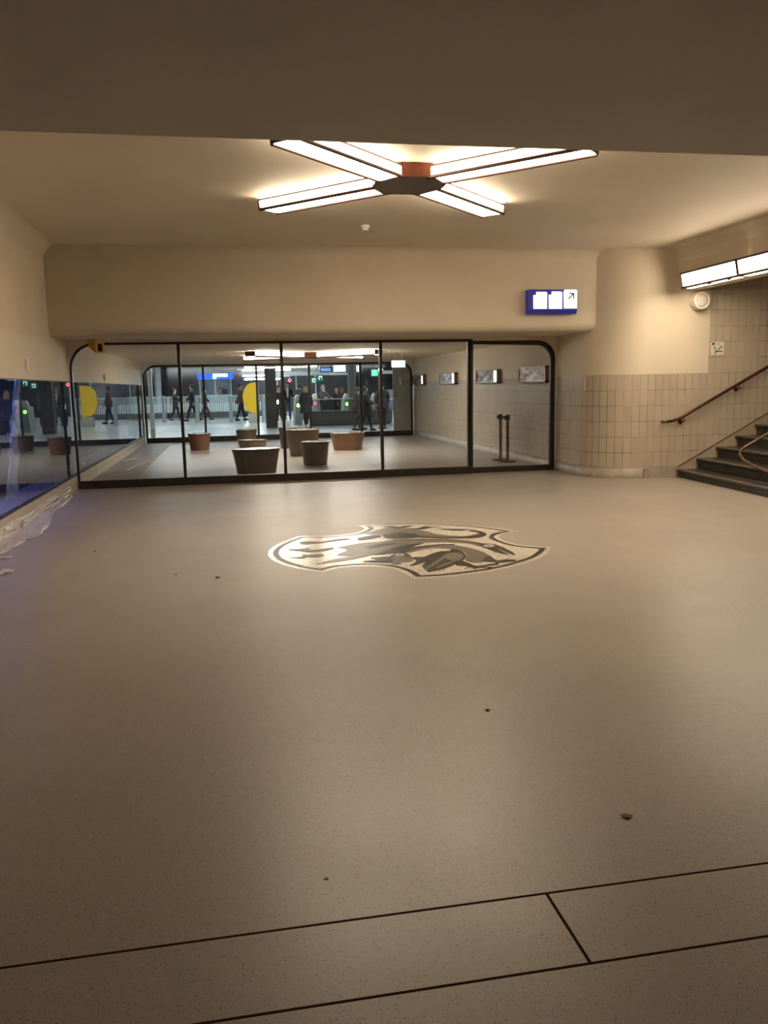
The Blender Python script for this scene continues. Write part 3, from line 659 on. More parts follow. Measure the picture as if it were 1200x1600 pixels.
# upper bird: dark looped neck, grey body, tail feathers to the left
fig('neck', zR([(280,82),(420,80),(550,86),(640,101),(674,120),(650,139),(580,151),(450,154),(300,152),(150,147),(-20,142),(-20,128),(150,132),(300,140),(450,142),(560,133),(618,118),(600,107),(540,98),(420,92)]), tess_dark, hd, b1)
fig('body', zR([(-20,92),(100,88),(200,95),(300,120),(400,131),(520,133),(590,122),(612,112),(625,118),(560,134),(450,143),(300,141),(150,133),(-20,127)]), tess_grey, hd+0.0006, b1)
fig('eye', zR([(490,93),(525,88),(560,93),(525,101)]), tess_white, hd+0.001, b1)
fig('back', zL([(770,130),(870,100),(970,80),(1060,84),(1200,84),(1200,124),(1050,124),(900,135)]), tess_grey, hd, b1)
fig('wing', zL([(720,162),(850,140),(920,148),(850,170),(740,182)]), tess_dark, hd+0.0006, b1)
fig('wing', zL([(940,128),(1080,122),(1200,130),(1200,160),(1000,168),(930,150)]), tess_dark, hd+0.0006, b1)
fig('tail_feather', zL([(250,198),(310,188),(430,192),(520,176),(650,165),(640,176),(520,190),(420,205),(280,216)]), tess_dark, hd, b1)
fig('foot', zL([(930,68),(1010,64),(1060,72),(1120,62),(1170,66),(1100,80),(1040,86),(990,78)]), tess_dark, hd+0.0008, b1)
fig('foot', zR([(110,80),(170,73),(225,55),(215,66),(260,56),(240,68),(320,62),(240,76),(180,86)]), tess_dark, hd+0.0008, b1)
# middle bird: long grey body to a head and open beak on the right
fig('body', zL([(560,240),(700,212),(850,196),(1050,184),(1250,178),(1250,214),(1100,236),(1000,276),(860,302),(700,310),(560,300),(640,262)]), tess_grey, hd, b2)
fig('neck', zR([(-20,168),(100,165),(250,160),(400,163),(520,175),(620,193),(664,214),(640,217),(540,194),(400,183),(250,182),(100,190),(40,212),(-20,232)]), tess_grey, hd+0.0004, b2)
fig('neck_line', zR([(-20,160),(150,157),(400,158),(560,176),(640,190),(620,194),(520,176),(400,164),(150,164),(-20,168)]), tess_dark, hd+0.0008, b2)
fig('head', zR([(600,190),(660,190),(740,200),(820,230),(882,266),(872,276),(800,248),(752,226),(790,250),(848,278),(760,262),(690,236),(640,214)]), tess_dark, hd+0.0008, b2)
fig('eye', zR([(645,208),(690,197),(738,208),(690,219)]), tess_white, hd+0.0014, b2)
fig('pupil', zR([(672,208),(690,203),(712,208),(690,213)]), tess_dark, hd+0.0018, b2)
fig('wing_edge', zL([(860,302),(1020,242),(1150,216),(1240,206),(1160,240),(1000,288)]), tess_dark, hd+0.0008, b2)
fig('wing_edge', zL([(780,240),(900,212),(1050,206),(940,228),(830,252)]), tess_dark, hd+0.0008, b2)
fig('foot', zL([(160,258),(280,250),(325,242),(345,260),(440,252),(520,240),(520,252),(440,270),(345,278),(280,272)]), tess_dark, hd+0.0006, b2)
fig('foot', zL([(180,324),(268,316),(278,294),(315,304),(380,294),(450,298),(400,320),(315,316),(278,330)]), tess_dark, hd+0.0006, b2)
fig('tail_feather', zL([(390,376),(500,344),(640,318),(780,300),(820,306),(700,332),(560,356)]), tess_grey, hd+0.0006, b2)
# lower bird: arched grey body, dark wing, square beak on the left
fig('body', zR([(60,262),(150,232),(300,208),(400,205),(500,215),(600,240),(660,262),(690,285),(680,312),(640,330),(560,332),(510,310),(520,275),(490,247),(400,232),(300,226),(200,234),(110,258)]), tess_grey, hd, b3)
fig('back_line', zR([(-40,258),(60,232),(150,216),(300,199),(420,197),(420,204),(300,208),(150,230),(60,260),(20,268)]), tess_dark, hd+0.0006, b3)
fig('wing', zR([(236,406),(190,362),(214,330),(150,350),(95,357),(150,322),(115,296),(200,293),(260,270),(330,250),(400,247),(405,232),(460,240),(505,262),(516,290),(490,320),(440,346),(340,386)]), tess_dark, hd+0.0006, b3)
fig('wing_patch', zR([(340,290),(390,262),(460,262),(500,285),(480,312),(430,322),(380,312)]), tess_grey, hd+0.001, b3)
fig('wing_stripe', zR([(214,378),(330,300),(352,306),(228,390)]), tess_grey, hd+0.001, b3)
fig('wing_stripe', zR([(300,366),(420,322),(432,330),(310,376)]), tess_grey, hd+0.001, b3)
fig('head', zR([(-60,300),(-30,275),(20,260),(70,265),(105,285),(112,300),(20,305),(-50,322)]), tess_dark, hd+0.0008, b3)
fig('eye', zR([(-18,278),(20,267),(62,278),(20,288)]), tess_white, hd+0.0014, b3)
fig('pupil', zR([(5,278),(20,273),(40,278),(20,283)]), tess_dark, hd+0.0018, b3)
fig('beak', zR([(25,292),(112,292),(116,324),(25,330)]), tess_grey, hd+0.0014, b3)
fig('beak', zL([(990,322),(1072,318),(1078,372),(1000,374)]), tess_grey, hd+0.0014, b3)
fig('tail_feather', zL([(830,324),(990,318),(996,362),(770,356),(880,342)]), tess_dark, hd+0.0004, b3)
fig('foot', zR([(436,344),(480,320),(560,348),(600,362),(720,344),(738,352),(650,366),(712,372),(604,374),(590,388),(572,376),(540,370),(512,382),(530,362),(455,356)]), tess_dark, hd+0.001, b3)
fig('foot', zR([(640,322),(690,280),(745,320),(820,310),(895,318),(830,326),(892,324),(770,336),(762,352),(735,346),(735,330),(680,328)]), tess_dark, hd+0.001, b3)

# ------------------------------------------------------------------ floor litter
def crumb(name, px, py, size, col, label, cat, flat=0.35, film_m=None):
    bm = BM(); bmesh.ops.create_icosphere(bm, subdivisions=2, radius=size/2)
    for v in bm.verts:
        k = 1+0.55*noise.noise(v.co*60/size*0.05+Vector((px, py, 0)))
        v.co = Vector((v.co.x*k*1.25, v.co.y*k, v.co.z*k*flat))
    zmin = min(v.co.z for v in bm.verts)
    for v in bm.verts: v.co.z -= zmin
    o = link(name, bm, film_m or vary(mat(name, col, 0.7), tuple(c*0.5 for c in col), 60), loc=fl(px, py)); tag(o, label, cat, 'litter on the floor')
crumb('dirt_clump', 340, 903, 0.035, (0.06, 0.04, 0.03), 'largest dark dirt clump on the floor left of the mosaic', 'dirt')
crumb('dirt_clump', 275, 898, 0.022, (0.06, 0.04, 0.03), 'dark dirt speck just left of the largest clump by the mosaic', 'dirt')
crumb('dirt_clump', 148, 862, 0.022, (0.10, 0.03, 0.02), 'small reddish dirt speck near the left plastic sheet', 'dirt')
crumb('dirt_clump', 762, 1110, 0.020, (0.07, 0.05, 0.04), 'tiny dirt speck alone in mid floor below the mosaic', 'dirt')
crumb('dried_leaf', 978, 1276, 0.032, (0.16, 0.10, 0.07), 'brown crumpled leaf scrap on the right near floor', 'leaf', 0.2)
crumb('dirt_clump', 510, 1373, 0.013, (0.10, 0.08, 0.07), 'greyish dirt speck just above the near floor joint', 'dirt', 0.15)

# plastic sheet along the left base
def sheet(name, outer, label, inner_z=0.135, nv=9, seed=0, m=None, amp=0.02):
    bm = BM(); pts = catmull([tuple(p) for p in outer], 6)+[tuple(outer[-1])]; g = []
    for i, (x, y) in enumerate(pts):
        row = []
        for j in range(nv+1):
            t = j/nv
            base = Vector((XL+0.004, y, inner_z))*(1-t)+Vector((x, y, 0.004))*t
            if t < 0.5: base = Vector((XL+0.004+0.01*t, y, inner_z*(1-2*t)+0.02*2*t))
            else: base = Vector((XL+0.01+(x-XL-0.01)*(t-0.5)*2, y, 0.012))
            nz = noise.noise((i*0.16+seed, j*0.85+i*0.10, seed)); nx = noise.noise((i*0.12, j*0.6, seed+5))
            base.z = max(0.003, base.z+amp*nz*(1 if 0 < j else 0.3)+amp*0.18*noise.noise((i*0.7, j*1.7, seed))); base.x = max(XL+0.004, base.x+amp*abs(nx))
            row.append(bm.verts.new(base))
        g.append(row)
    for a, b in zip(g, g[1:]):
        for j in range(nv): bm.faces.new((a[j], a[j+1], b[j+1], b[j]))
    o = link(name, bm, m, smooth=True); s = o.modifiers.new('s', 'SOLIDIFY'); s.thickness = 0.0008
    return tag(o, label, 'plastic sheet')
film_m = film('clear_plastic_film', (0.85, 0.80, 0.72), 0.5)
edge = [fl(*p).xy for p in ((123,771),(107,781),(93,795),(83,806),(75,821),(64,834),(54,840),(40,846),(20,857),(0,866))]
edge += [Vector((edge[-1].x-0.12, edge[-1].y-0.2)), Vector((XL+0.06, edge[-1].y-0.42))]
sheet('plastic_sheet', edge, 'crumpled clear plastic sheet along the left base in front of the partition', seed=3, m=film_m, nv=14, amp=0.045)
def scrap(px, py, L, W, rz, label, seed, z=0.0):
    bm = BM(); g = []; nu, nv = 10, 6
    for i in range(nu+1):
        row = []
        for j in range(nv+1):
            u, v = i/nu-0.5, j/nv-0.5
            h = 0.03*abs(noise.noise((u*5+seed, v*4, seed)))+0.02*abs(noise.noise((u*11, v*9+seed, 1)))
            row.append(bm.verts.new((u*L+0.03*noise.noise((i, j, seed)), v*W*(0.7+0.5*noise.noise((i*0.4, seed, 0)))+0.02*noise.noise((j, i, seed+2)), h+0.009)))
        g.append(row)
    for a, b in zip(g, g[1:]):
        for j in range(nv): bm.faces.new((a[j], a[j+1], b[j+1], b[j]))
    q = fl(px, py, z); o = link('plastic_scrap', bm, scrap_m, smooth=True, loc=q); o.rotation_euler.z = rz
    s = o.modifiers.new('s', 'SOLIDIFY'); s.thickness = 0.001
    tag(o, label, 'plastic scrap', 'scraps of plastic film')
scrap_m = film('scrap_film', (0.85, 0.80, 0.72), 0.6)
scrap(1, 874, 0.20, 0.05, 0.3, 'narrow film scrap at the left frame edge beside the plastic sheet', 1)
scrap(0, 897, 0.20, 0.20, 0.8, 'thick crumpled film scrap at the left edge, nearest the viewer', 2)
scrap(158, 741, 0.45, 0.16, 1.2, 'white film scrap just behind the partition at its left end', 3)
scrap(201, 720, 0.9, 0.14, 1.35, 'crumpled film scrap further back along the waiting room base', 4)
t0, t1 = fl(198, 735), fl(234, 719); dd = (t1-t0)
bm = BM(); nrm = Vector((-dd.y, dd.x, 0)).normalized()*0.03
up_ = Vector((0, 0, 0.0075)); extr_face(bm, [t0+nrm+up_, t1+nrm+up_, t1-nrm+up_, t0-nrm+up_], Vector((0, 0, 0.003))); tag(link('tape_strip', bm, scrap_m), 'long white strip of tape on the floor behind the partition', 'tape')
bm = BM(); box(bm, XL+0.02, YG+0.15, 0.0, XL+0.8, YF-0.15, 0.006)
tag(link('floor_cover', bm, vary(mat('grey_floor_cover', (0.31, 0.28, 0.25), 0.5), (0.27, 0.245, 0.22), 2)), 'grey protective floor strip along the left base of the waiting room', 'floor cover')

# ------------------------------------------------------------------ stools in the waiting room
wood = lambda c, c2: vary(mat('stool_wood', c, 0.35, coat=0.25), c2, 4, 5)
dk = wood((0.065, 0.05, 0.04), (0.09, 0.068, 0.053)); rd = wood((0.13, 0.062, 0.036), (0.17, 0.082, 0.045)); md = wood((0.10, 0.072, 0.055), (0.13, 0.095, 0.072))
cush = vary(mat('stool_top', (0.12, 0.075, 0.05), 0.22, coat=0.4), (0.09, 0.055, 0.04), 5)
def stool(px0, px1, ytop, ybot, dep, m, label):
    pc = (px0+px1)/2; p = fl(pc, ybot-1); Y = p.y
    wdt = (onY(px1, ybot, Y)-onY(px0, ybot, Y)).x; H = onY(pc, ytop, Y).z
    sx = wdt/2; sy = dep/2; Y += sy*0.85
    sc = Y/p.y; p = Vector((p.x*sc, Y, 0))
    t = thing('drum_stool', label, 'stool', p, 0, 'tapered drum stools in the waiting room')
    link('body', lathe(BM(), [(0.80, 0.0), (0.86, H*0.35), (0.95, H*0.82), (0.985, H-0.035)], 40, sx, sy), m, t, smooth=False)
    bm = BM(); lathe(bm, [(0.985, H-0.035), (1.0, H-0.025), (1.0, H-0.006), (0.985, H+0.004), (0.955, H+0.006), (0.9, H-0.004), (0.5, H-0.008), (0.02, H-0.008)], 40, sx, sy); link('seat', bm, cush, t, smooth=True)
    link('plinth', lathe(BM(), [(0.79, 0.0), (0.795, 0.03)], 40, sx*0.99, sy*0.99), black_plastic, t)
stool(294, 331, 678, 705, 0.6, rd, 'reddish round drum stool standing apart at the left')
stool(369, 403, 672, 696, 0.6, md, 'round brown drum stool behind the long oval stools left of centre')
stool(372, 419, 688, 710, 0.6, md, 'low oval drum stool just behind the nearest wide stool')
stool(363, 440, 702.5, 742, 0.62, dk, 'nearest wide oval drum stool close to the partition')
stool(436, 466, 668, 702, 0.6, dk, 'dark-topped drum stool behind the tall pale one in the middle')
stool(448, 501, 672, 714, 0.8, md, 'large pale brown drum stool in the middle of the group')
stool(470, 516, 691, 729, 0.62, dk, 'dark round drum stool in front of the large pale brown one')
stool(516, 571, 677, 705, 0.75, rd, 'wide orange brown drum stool at the right of the group')

# ------------------------------------------------------------------ queue posts
def qpost(px, py, label, belt):
    p = fl(px, py); t = thing('queue_post', label, 'queue post', p, 0, 'bronze queue posts')
    link('base', lathe(BM(), [(0.18, 0), (0.18, 0.012), (0.165, 0.022), (0.05, 0.03)], 32), dark_bronze, t)
    link('pole', lathe(BM(), [(0.032, 0.028), (0.032, 0.86)], 20), vary(mat('post_bronze', (0.26, 0.19, 0.13), 0.25, 0.7), (0.20, 0.14, 0.09), 7), t)
    link('belt_head', lathe(BM(), [(0.045, 0.85), (0.048, 0.86), (0.048, 0.955), (0.038, 0.965)], 20), black_plastic, t)
    link('belt_cassette', bx(-0.075, -0.03, 0.87, -0.04, 0.03, 0.945), black_plastic, t, bevel=0.004)
qpost(782, 719, 'left bronze queue post with black belt head by the glass door', True)
qpost(793, 721.5, 'right bronze queue post with black belt head by the glass door', False)
a, b = fl(782, 719), fl(793, 721.5); a.z = b.z = 0.90
d = (b-a).normalized(); sd_ = Vector((0, 0, 0.025))
bm = extr_face(BM(), [a+d*0.05+sd_, b-d*0.05+sd_, b-d*0.05-sd_, a+d*0.05-sd_], Vector((-d.y, d.x, 0))*0.004)
tag(link('queue_belt', bm, black_plastic), 'short black belt joining the two queue posts', 'belt')

# ------------------------------------------------------------------ display cases on the waiting room wall
relief = mat('bronze_relief', (0.16, 0.10, 0.075), 0.18, 0.5); n_, l_, b_ = nodes(relief)
tc = n_.new('ShaderNodeTexCoord'); mp = n_.new('ShaderNodeMapping'); mp.inputs['Scale'].default_value = (1, 1.0, 3.0); l_.new(tc.outputs['Object'], mp.inputs[0])
ns = n_.new('ShaderNodeTexNoise'); ns.inputs['Scale'].default_value = 3.2; ns.inputs['Detail'].default_value = 5; l_.new(mp.outputs[0], ns.inputs['Vector'])
rp = n_.new('ShaderNodeValToRGB'); rp.color_ramp.elements[0].position = 0.35; rp.color_ramp.elements[1].position = 0.7; rp.color_ramp.elements[0].color = (0.10, 0.07, 0.066, 1); rp.color_ramp.elements[1].color = (0.62, 0.50, 0.46, 1)
l_.new(ns.outputs['Fac'], rp.inputs[0]); l_.new(rp.outputs[0], b_.inputs['Base Color'])
bp = n_.new('ShaderNodeBump'); bp.inputs['Strength'].default_value = 0.9; bp.inputs['Distance'].default_value = 0.05; l_.new(ns.outputs['Fac'], bp.inputs['Height']); l_.new(bp.outputs[0], b_.inputs['Normal'])
case_m = vary(mat('case_bronze', (0.20, 0.13, 0.10), 0.3, 0.4), (0.15, 0.095, 0.075), 8)
strip_m = emit('case_bright_strip', (0.95, 0.92, 1.0), 2.2)  # glowing strip put in for the bright stripe at a case end
for y0, y1, lab in ((14.80, 16.28, 'display case with glinting relief nearest the viewer by the door frame'), (17.62, 19.22, 'display case with bright end strip second from the glass door'),
                    (21.12, 22.72, 'display case with bright end strip third from the glass door'), (24.66, 26.1, 'display case farthest back beside the far glass partition')):
    t = thing('display_case', lab, 'display case', (XR, (y0+y1)/2, 1.76), 0, 'display cases on the tiled waiting room wall')
    h = (y1-y0)/2; z = 0.155
    bm = BM(); box(bm, -0.10, -h, z-0.03, 0, h, z); box(bm, -0.10, -h, -z, 0, h, -z+0.03); box(bm, -0.10, h-0.05, -z, 0, h, z); box(bm, -0.10, -h, -z, 0, -h+0.05, z)
    link('frame', bm, case_m, t)
    link('relief_panel', bx(-0.088, -h+0.05, -z+0.03, -0.005, h-0.05, z-0.03), relief, t)
    if y0 > 17: link('bright_strip', bx(-0.096, -h+0.05, -z+0.03, -0.086, -h+0.25, z-0.03), strip_m, t)
    link('lip', bx(-0.104, -h+0.05, -z+0.026, -0.098, h-0.05, -z+0.034), white_plastic, t)
# ------------------------------------------------------------------ emergency exit sign behind the glass
p = onY(622.5, 569, 20.2)
ex = thing('exit_sign', 'white and green lit emergency exit sign hanging behind the glass', 'exit sign', (p.x, p.y, ZS))
zc = p.z-ZS; green_e = emit('exit_green', (0.02, 0.75, 0.35), 1.6); white_e = emit('exit_white', (0.80, 1.0, 0.92), 2.6)
link('ceiling_plate', bx(-0.25, -0.06, -0.02, 0.25, 0.06, 0), white_plastic, ex)
for s in (-0.09, 0.09): link('hanger', bx(s-0.008, -0.008, zc+0.08, s+0.008, 0.008, -0.01), grey_metal, ex)
link('lit_box', bx(-0.165, -0.03, zc-0.075, 0.165, 0.03, zc+0.085), white_e, ex, bevel=0.008)
link('green_field', bx(0.115, -0.034, zc-0.06, 0.158, 0.034, zc+0.07), green_e, ex)
b1 = BM(); bar2(b1, 0.136, zc-0.04, 0.136, zc+0.05, 0.012, -0.037, -0.033); link('pictogram', b1, white_e, ex)

# ------------------------------------------------------------------ concourse
def at(px, py): return fl(px, py)
def hgt(px, py, Y): return onY(px, py, Y).z
# linear lights
for i, (x, y, L) in enumerate(((-3.0, 30.0, 5), (3.6, 30.0, 5), (9.5, 30.0, 5), (-3.2, 37.5, 6), (3.0, 37.5, 6), (9.0, 37.5, 6), (-4, 44.5, 6), (2.4, 44.5, 6), (8.6, 44.5, 6), (-4, 51.5, 6), (2.2, 51.5, 6), (9.2, 51.5, 6))):
    row = ('nearest', 'second', 'third', 'farthest')[i//3]; col = ('left', 'middle', 'right')[i % 3]
    t = thing('linear_ceiling_light', '%s long white light in the %s row of the concourse ceiling' % (col, row), 'ceiling light', (x, y, 3.3), 0, 'linear concourse lights')
    link('channel', bx(-L/2, -0.09, -0.16, L/2, 0.09, -0.10), grey_metal, t)
    link('diffuser', bx(-L/2+0.03, -0.075, -0.19, L/2-0.03, 0.075, -0.158), cool_m, t)
    for s in (-1, 1): link('hanger', bx(s*L*0.35-0.01, -0.01, -0.11, s*L*0.35+0.01, 0.01, 0.0), grey_metal, t)
# glowing bars put in for lines of light left of the stone column
for k, (Y, z, xa, xb) in enumerate(((55.5, 2.95, 1.2, 4.2), (53.0, 2.72, 1.0, 4.0), (56.5, 2.45, 1.1, 4.4), (57.2, 2.22, 1.2, 3.6))):
    t = thing('glow_bar', ('topmost', 'second', 'third', 'lowest')[k]+' of the stacked glowing white bars above the yellow panel', 'tube light', ((xa+xb)/2, Y, z), 0, 'stacked glowing bars deep in the concourse')
    L = (xb-xa)/2
    link('tube', tube(BM(), [(-L, 0, 0), (L, 0, 0)], 0.035, 10), cool_m, t); link('channel', bx(-L, -0.04, 0.04, L, 0.04, 0.09), grey_metal, t)
    for s in (-0.8, 0.8): link('hanger', bx(s*L-0.01, -0.01, 0.08, s*L+0.01, 0.01, 3.3-z), grey_metal, t)
# columns
def column(name, px, py, wpx, m, label, base=None, square=False, zt=3.3):
    p = at(px, py); r = (onY(px+wpx/2, py, p.y)-onY(px-wpx/2, py, p.y)).x/2
    t = thing(name, label, 'column', (p.x, p.y+r, 0))
    if square: link('shaft', bx(-r, -r, 0.0, r, r, zt), m, t)
    else: link('shaft', lathe(BM(), [(r, 0.0), (r, zt)], 24), m, t)
    if base:
        if square: link('plinth', bx(-r*1.04, -r*1.04, 0, r*1.04, r*1.04, base[0]), base[1], t)
        else: link('collar', lathe(BM(), [(r*1.08, 0), (r*1.08, base[0])], 24), base[1], t)
stone = vary(mat('dark_veined_stone', (0.055, 0.048, 0.042), 0.35), (0.025, 0.022, 0.02), 3, 6)
column('stone_column', 425.5, 668.5, 17, stone, 'dark veined stone column in the middle of the concourse', (0.75, vary(mat('black_stone', (0.02, 0.018, 0.017), 0.3), (0.045, 0.04, 0.035), 6, 5)), True)
column('slim_column', 239.5, 684, 7, pale_metal, 'slim pale column at the far left just behind the far partition', (0.3, grey_metal))
column('grey_column', 249, 650, 11, vary(mat('grey_column_paint', (0.30, 0.33, 0.36), 0.5), (0.25, 0.28, 0.31), 2), 'wide grey column behind the white railing at the left', (0.4, grey_metal))
column('concrete_column', 552, 662, 12.5, vary(mat('grey_concrete', (0.22, 0.21, 0.19), 0.6), (0.17, 0.165, 0.15), 3, 5), 'grey concrete column behind the dark counter', (0.3, grey_metal))
# railing at the back
YR = 47.5
white_bar = mat('white_bars', (0.75, 0.80, 0.82), 0.4)
pale_glass = film('frosted_green_glass', (0.55, 0.72, 0.70), 0.45)
rx = [-5.4, -3.2, -1.1, 1.0, 3.0]
for k, (a, b) in enumerate(zip(rx, rx[1:])):
    t = thing('railing_section', ('first', 'second', 'third', 'fourth')[k]+' white barred railing section from the left in the concourse', 'railing', ((a+b)/2, YR, 0), 0, 'white railing sections')
    L = (b-a)/2
    bm = BM()
    x = -L+0.06
    while x < L-0.02: box(bm, x-0.022, -0.02, 0.38, x+0.022, 0.02, 0.86); x += 0.11
    link('bars', bm, white_bar, t)
    link('top_rail', bx(-L, -0.03, 1.20, L, 0.03, 1.25), pale_metal, t)
    link('lower_panel', bx(-L, -0.03, 0.06, L, 0.03, 0.36), side_m, t)
    link('glass_panel', bx(-L+0.02, 0.03, 0.36, L-0.02, 0.042, 1.2), film('rail_glass', (0.5, 0.6, 0.62), 0.25), t)
    for s in (-1, 1): link('post', bx(s*(L-0.03)-0.025, -0.03, 0, s*(L-0.03)+0.025, 0.03, 1.2), pale_metal, t)
# glass gate posts
for px, lab in ((257, 'glass gate post nearest the grey column on the left'), (309, 'glass gate post left of the ticket booth'), (361.5, 'glass gate post at the right corner of the ticket booth'), (412.5, 'glass gate post beside the dark stone column')):
    p = at(px, 659.5); t = thing('gate_post', lab, 'gate post', p, 0, 'pale gate posts in the concourse')
    link('body', lathe(BM(), [(0.13, 0), (0.12, 0.05), (0.09, 0.12), (0.09, 1.24), (0.075, 1.28)], 20), vary(mat('gate_post_paint', (0.42, 0.48, 0.49), 0.3), (0.36, 0.42, 0.43), 4), t)
    link('cap', lathe(BM(), [(0.092, 1.25), (0.092, 1.30), (0.06, 1.315)], 20), pale_metal, t)
# ticket booth
pb = at(339, 652); tb = thing('ticket_booth', 'pale glass ticket booth under a bright blue sign', 'booth', (pb.x, pb.y+0.9, 0))
W = (onY(364, 652, pb.y)-onY(314, 652, pb.y)).x/2
frost = vary(mat('pale_green_panel', (0.46, 0.62, 0.60), 0.3), (0.40, 0.56, 0.55), 2)
link('counter_front', bx(-W, -0.9, 0.14, W, -0.85, 1.25), frost, tb)
link('kick_plate', bx(-W, -0.88, 0.0, W, -0.8, 0.14), side_m, tb)
link('counter_top', bx(-W-0.03, -0.95, 1.25, W+0.03, -0.45, 1.29), pale_metal, tb)
link('side_wall', bx(-W, -0.9, 0, -W+0.05, 0.9, 1.25), frost, tb); link('side_wall', bx(W-0.05, -0.9, 0, W, 0.9, 1.25), frost, tb)
for x in (-W, -0.05, W-0.06): link('post', bx(x, -0.88, 1.29, x+0.06, -0.82, 2.35), pale_metal, tb)
link('back_wall', bx(-W, 0.85, 0, W, 0.9, 2.35), vary(mat('booth_back', (0.10, 0.13, 0.17), 0.5), (0.2, 0.22, 0.25), 2), tb)
for s in (-1, 1): link('front_pane', bx(-0.02+s*W/2-W/2+0.06, -0.86, 1.29, -0.02+s*W/2+W/2-0.05, -0.85, 2.35), clear_glass, tb)
link('roof', bx(-W-0.05, -0.95, 2.35, W+0.05, 0.95, 2.42), side_m, tb)
zb0, zb1 = hgt(339, 592.5, pb.y), hgt(339, 583.5, pb.y)
blue_e = emit('booth_sign_blue', (0.02, 0.12, 1.0), 1.6)
link('sign_board', bx(-W-0.08, -1.02, zb0, W+0.12, -0.93, zb1), blue_e, tb)
link('sign_white_panel', bx(-0.12, -1.035, zb0+0.13, W*0.78, -1.018, zb1-0.02), white_e, tb)
link('sign_white_stem', bx(-0.12, -1.034, zb0+0.02, 0.08, -1.018, zb0+0.15), white_e, tb)
link('booth_screen', bx(0.35, -0.75, 1.31, 0.65, -0.70, 1.6), black_plastic, tb)
link('booth_lamp', bx(-W*0.8, -0.3, 2.31, W*0.8, -0.1, 2.345), emit('booth_lamp_panel', COOL, 14), tb)
# yellow D-shaped panel on a plinth
py_ = at(392, 660.5); yt = thing('yellow_info_panel', 'large yellow curved information panel on a beige plinth', 'information panel', (py_.x, py_.y+0.2, 0))
zt, zbm = hgt(392, 597.5, py_.y), hgt(392, 646, py_.y); Wy = (onY(404, 620, py_.y)-onY(380, 620, py_.y)).x
zc_ = (zt+zbm)/2; hz = (zt-zbm)/2
outl = [(0.40, zt)] + [(0.40-Wy*math.cos(math.radians(a))**0.62, zc_-hz*math.sin(math.radians(a))) for a in range(-88, 89, 8)] + [(0.40, zbm)]
bm = extr_face(BM(), [Vector((x, -0.12, z)) for x, z in outl], Vector((0, 0.30, 0)))
link('panel', bm, vary(mat('bright_yellow', (0.85, 0.53, 0.015), 0.4), (0.80, 0.49, 0.012), 2), yt, bevel=0.015)
link('plinth', bx(-0.10, -0.15, 0, 0.40, 0.22, zbm+0.01), vary(mat('beige_plinth', (0.42, 0.40, 0.34), 0.5), (0.36, 0.34, 0.29), 4), yt)
link('edge_band', bx(0.40, -0.13, 0.0, 0.43, 0.19, zt), grey_metal, yt)
# ticket gates (validators)
red_e = emit('gate_red', (1.0, 0.05, 0.12), 5); grn_e = emit('gate_green', (0.35, 1.0, 0.12), 5)
for px, py, led, lab in ((467, 664, grn_e, 'ticket gate with white top and green light beside the stone column'), (493, 658, red_e, 'ticket gate with a red light behind the left end of the dark counter'), (543, 661.0, grn_e, 'ticket gate with a green light behind the right half of the counter'), (587, 661, None, 'pale ticket gate behind the couple in dark coats')):
    p = at(px, py); t = thing('ticket_gate', lab, 'ticket gate', p, 0, 'ticket gates of the concourse')
    link('body', extr(BM(), [(-0.17, 0), (-0.15, 0.35), (-0.11, 0.9), (-0.10, 1.05), (0.10, 1.05), (0.11, 0.9), (0.15, 0.35), (0.17, 0)], (0, 0, 0), (0, 1.1, 0), (1, 0, 0), (0, 0, 1)), vary(mat('gate_grey', (0.38, 0.42, 0.40), 0.35), (0.30, 0.34, 0.33), 3), t, bevel=0.02)
    link('reader_top', extr(BM(), [(-0.13, 1.05), (-0.13, 1.16), (-0.05, 1.3), (0.10, 1.3), (0.13, 1.05)], (0, -0.02, 0), (0, 0.35, 0), (1, 0, 0), (0, 0, 1)), white_plastic, t, bevel=0.01)
    if led: link('light', lathe(BM(), [(0.075, 0), (0.07, 0.012), (0.02, 0.02)], 20), led, t).matrix_local = Matrix.Translation((0, -0.012, 0.84)) @ Matrix.Rotation(PI/2, 4, 'X')
    link('flap', bx(0.12, 0.4, 0.2, 0.5, 0.42, 1.0), pale_glass, t)
# dark counter with glass upstand
ca, cb = at(487, 666), at(633, 667); Yc = ca.y
ct = thing('long_counter', 'long dark counter with a glass upstand across the concourse', 'counter', ((ca.x+cb.x)/2, Yc, 0)); L = (cb.x-ca.x)/2
cm = vary(mat('dark_counter', (0.05, 0.045, 0.042), 0.3), (0.07, 0.064, 0.06), 2)
link('front', bx(-L, 0, 0.06, L, 0.6, hgt(560, 641, Yc)), cm, ct); link('kick_plate', bx(-L+0.02, 0.03, 0, L-0.02, 0.55, 0.06), black_plastic, ct)
zg0, zg1 = hgt(560, 641, Yc), hgt(560, 623, Yc)
link('glass_upstand', bx(-L, 0.05, zg0, L*0.35, 0.062, zg1), glass('upstand_glass', (0.8, 0.84, 0.84), 1.5), ct)
link('top_rail', bx(-L, 0.035, zg1, L*0.35, 0.075, zg1+0.03), pale_metal, ct)
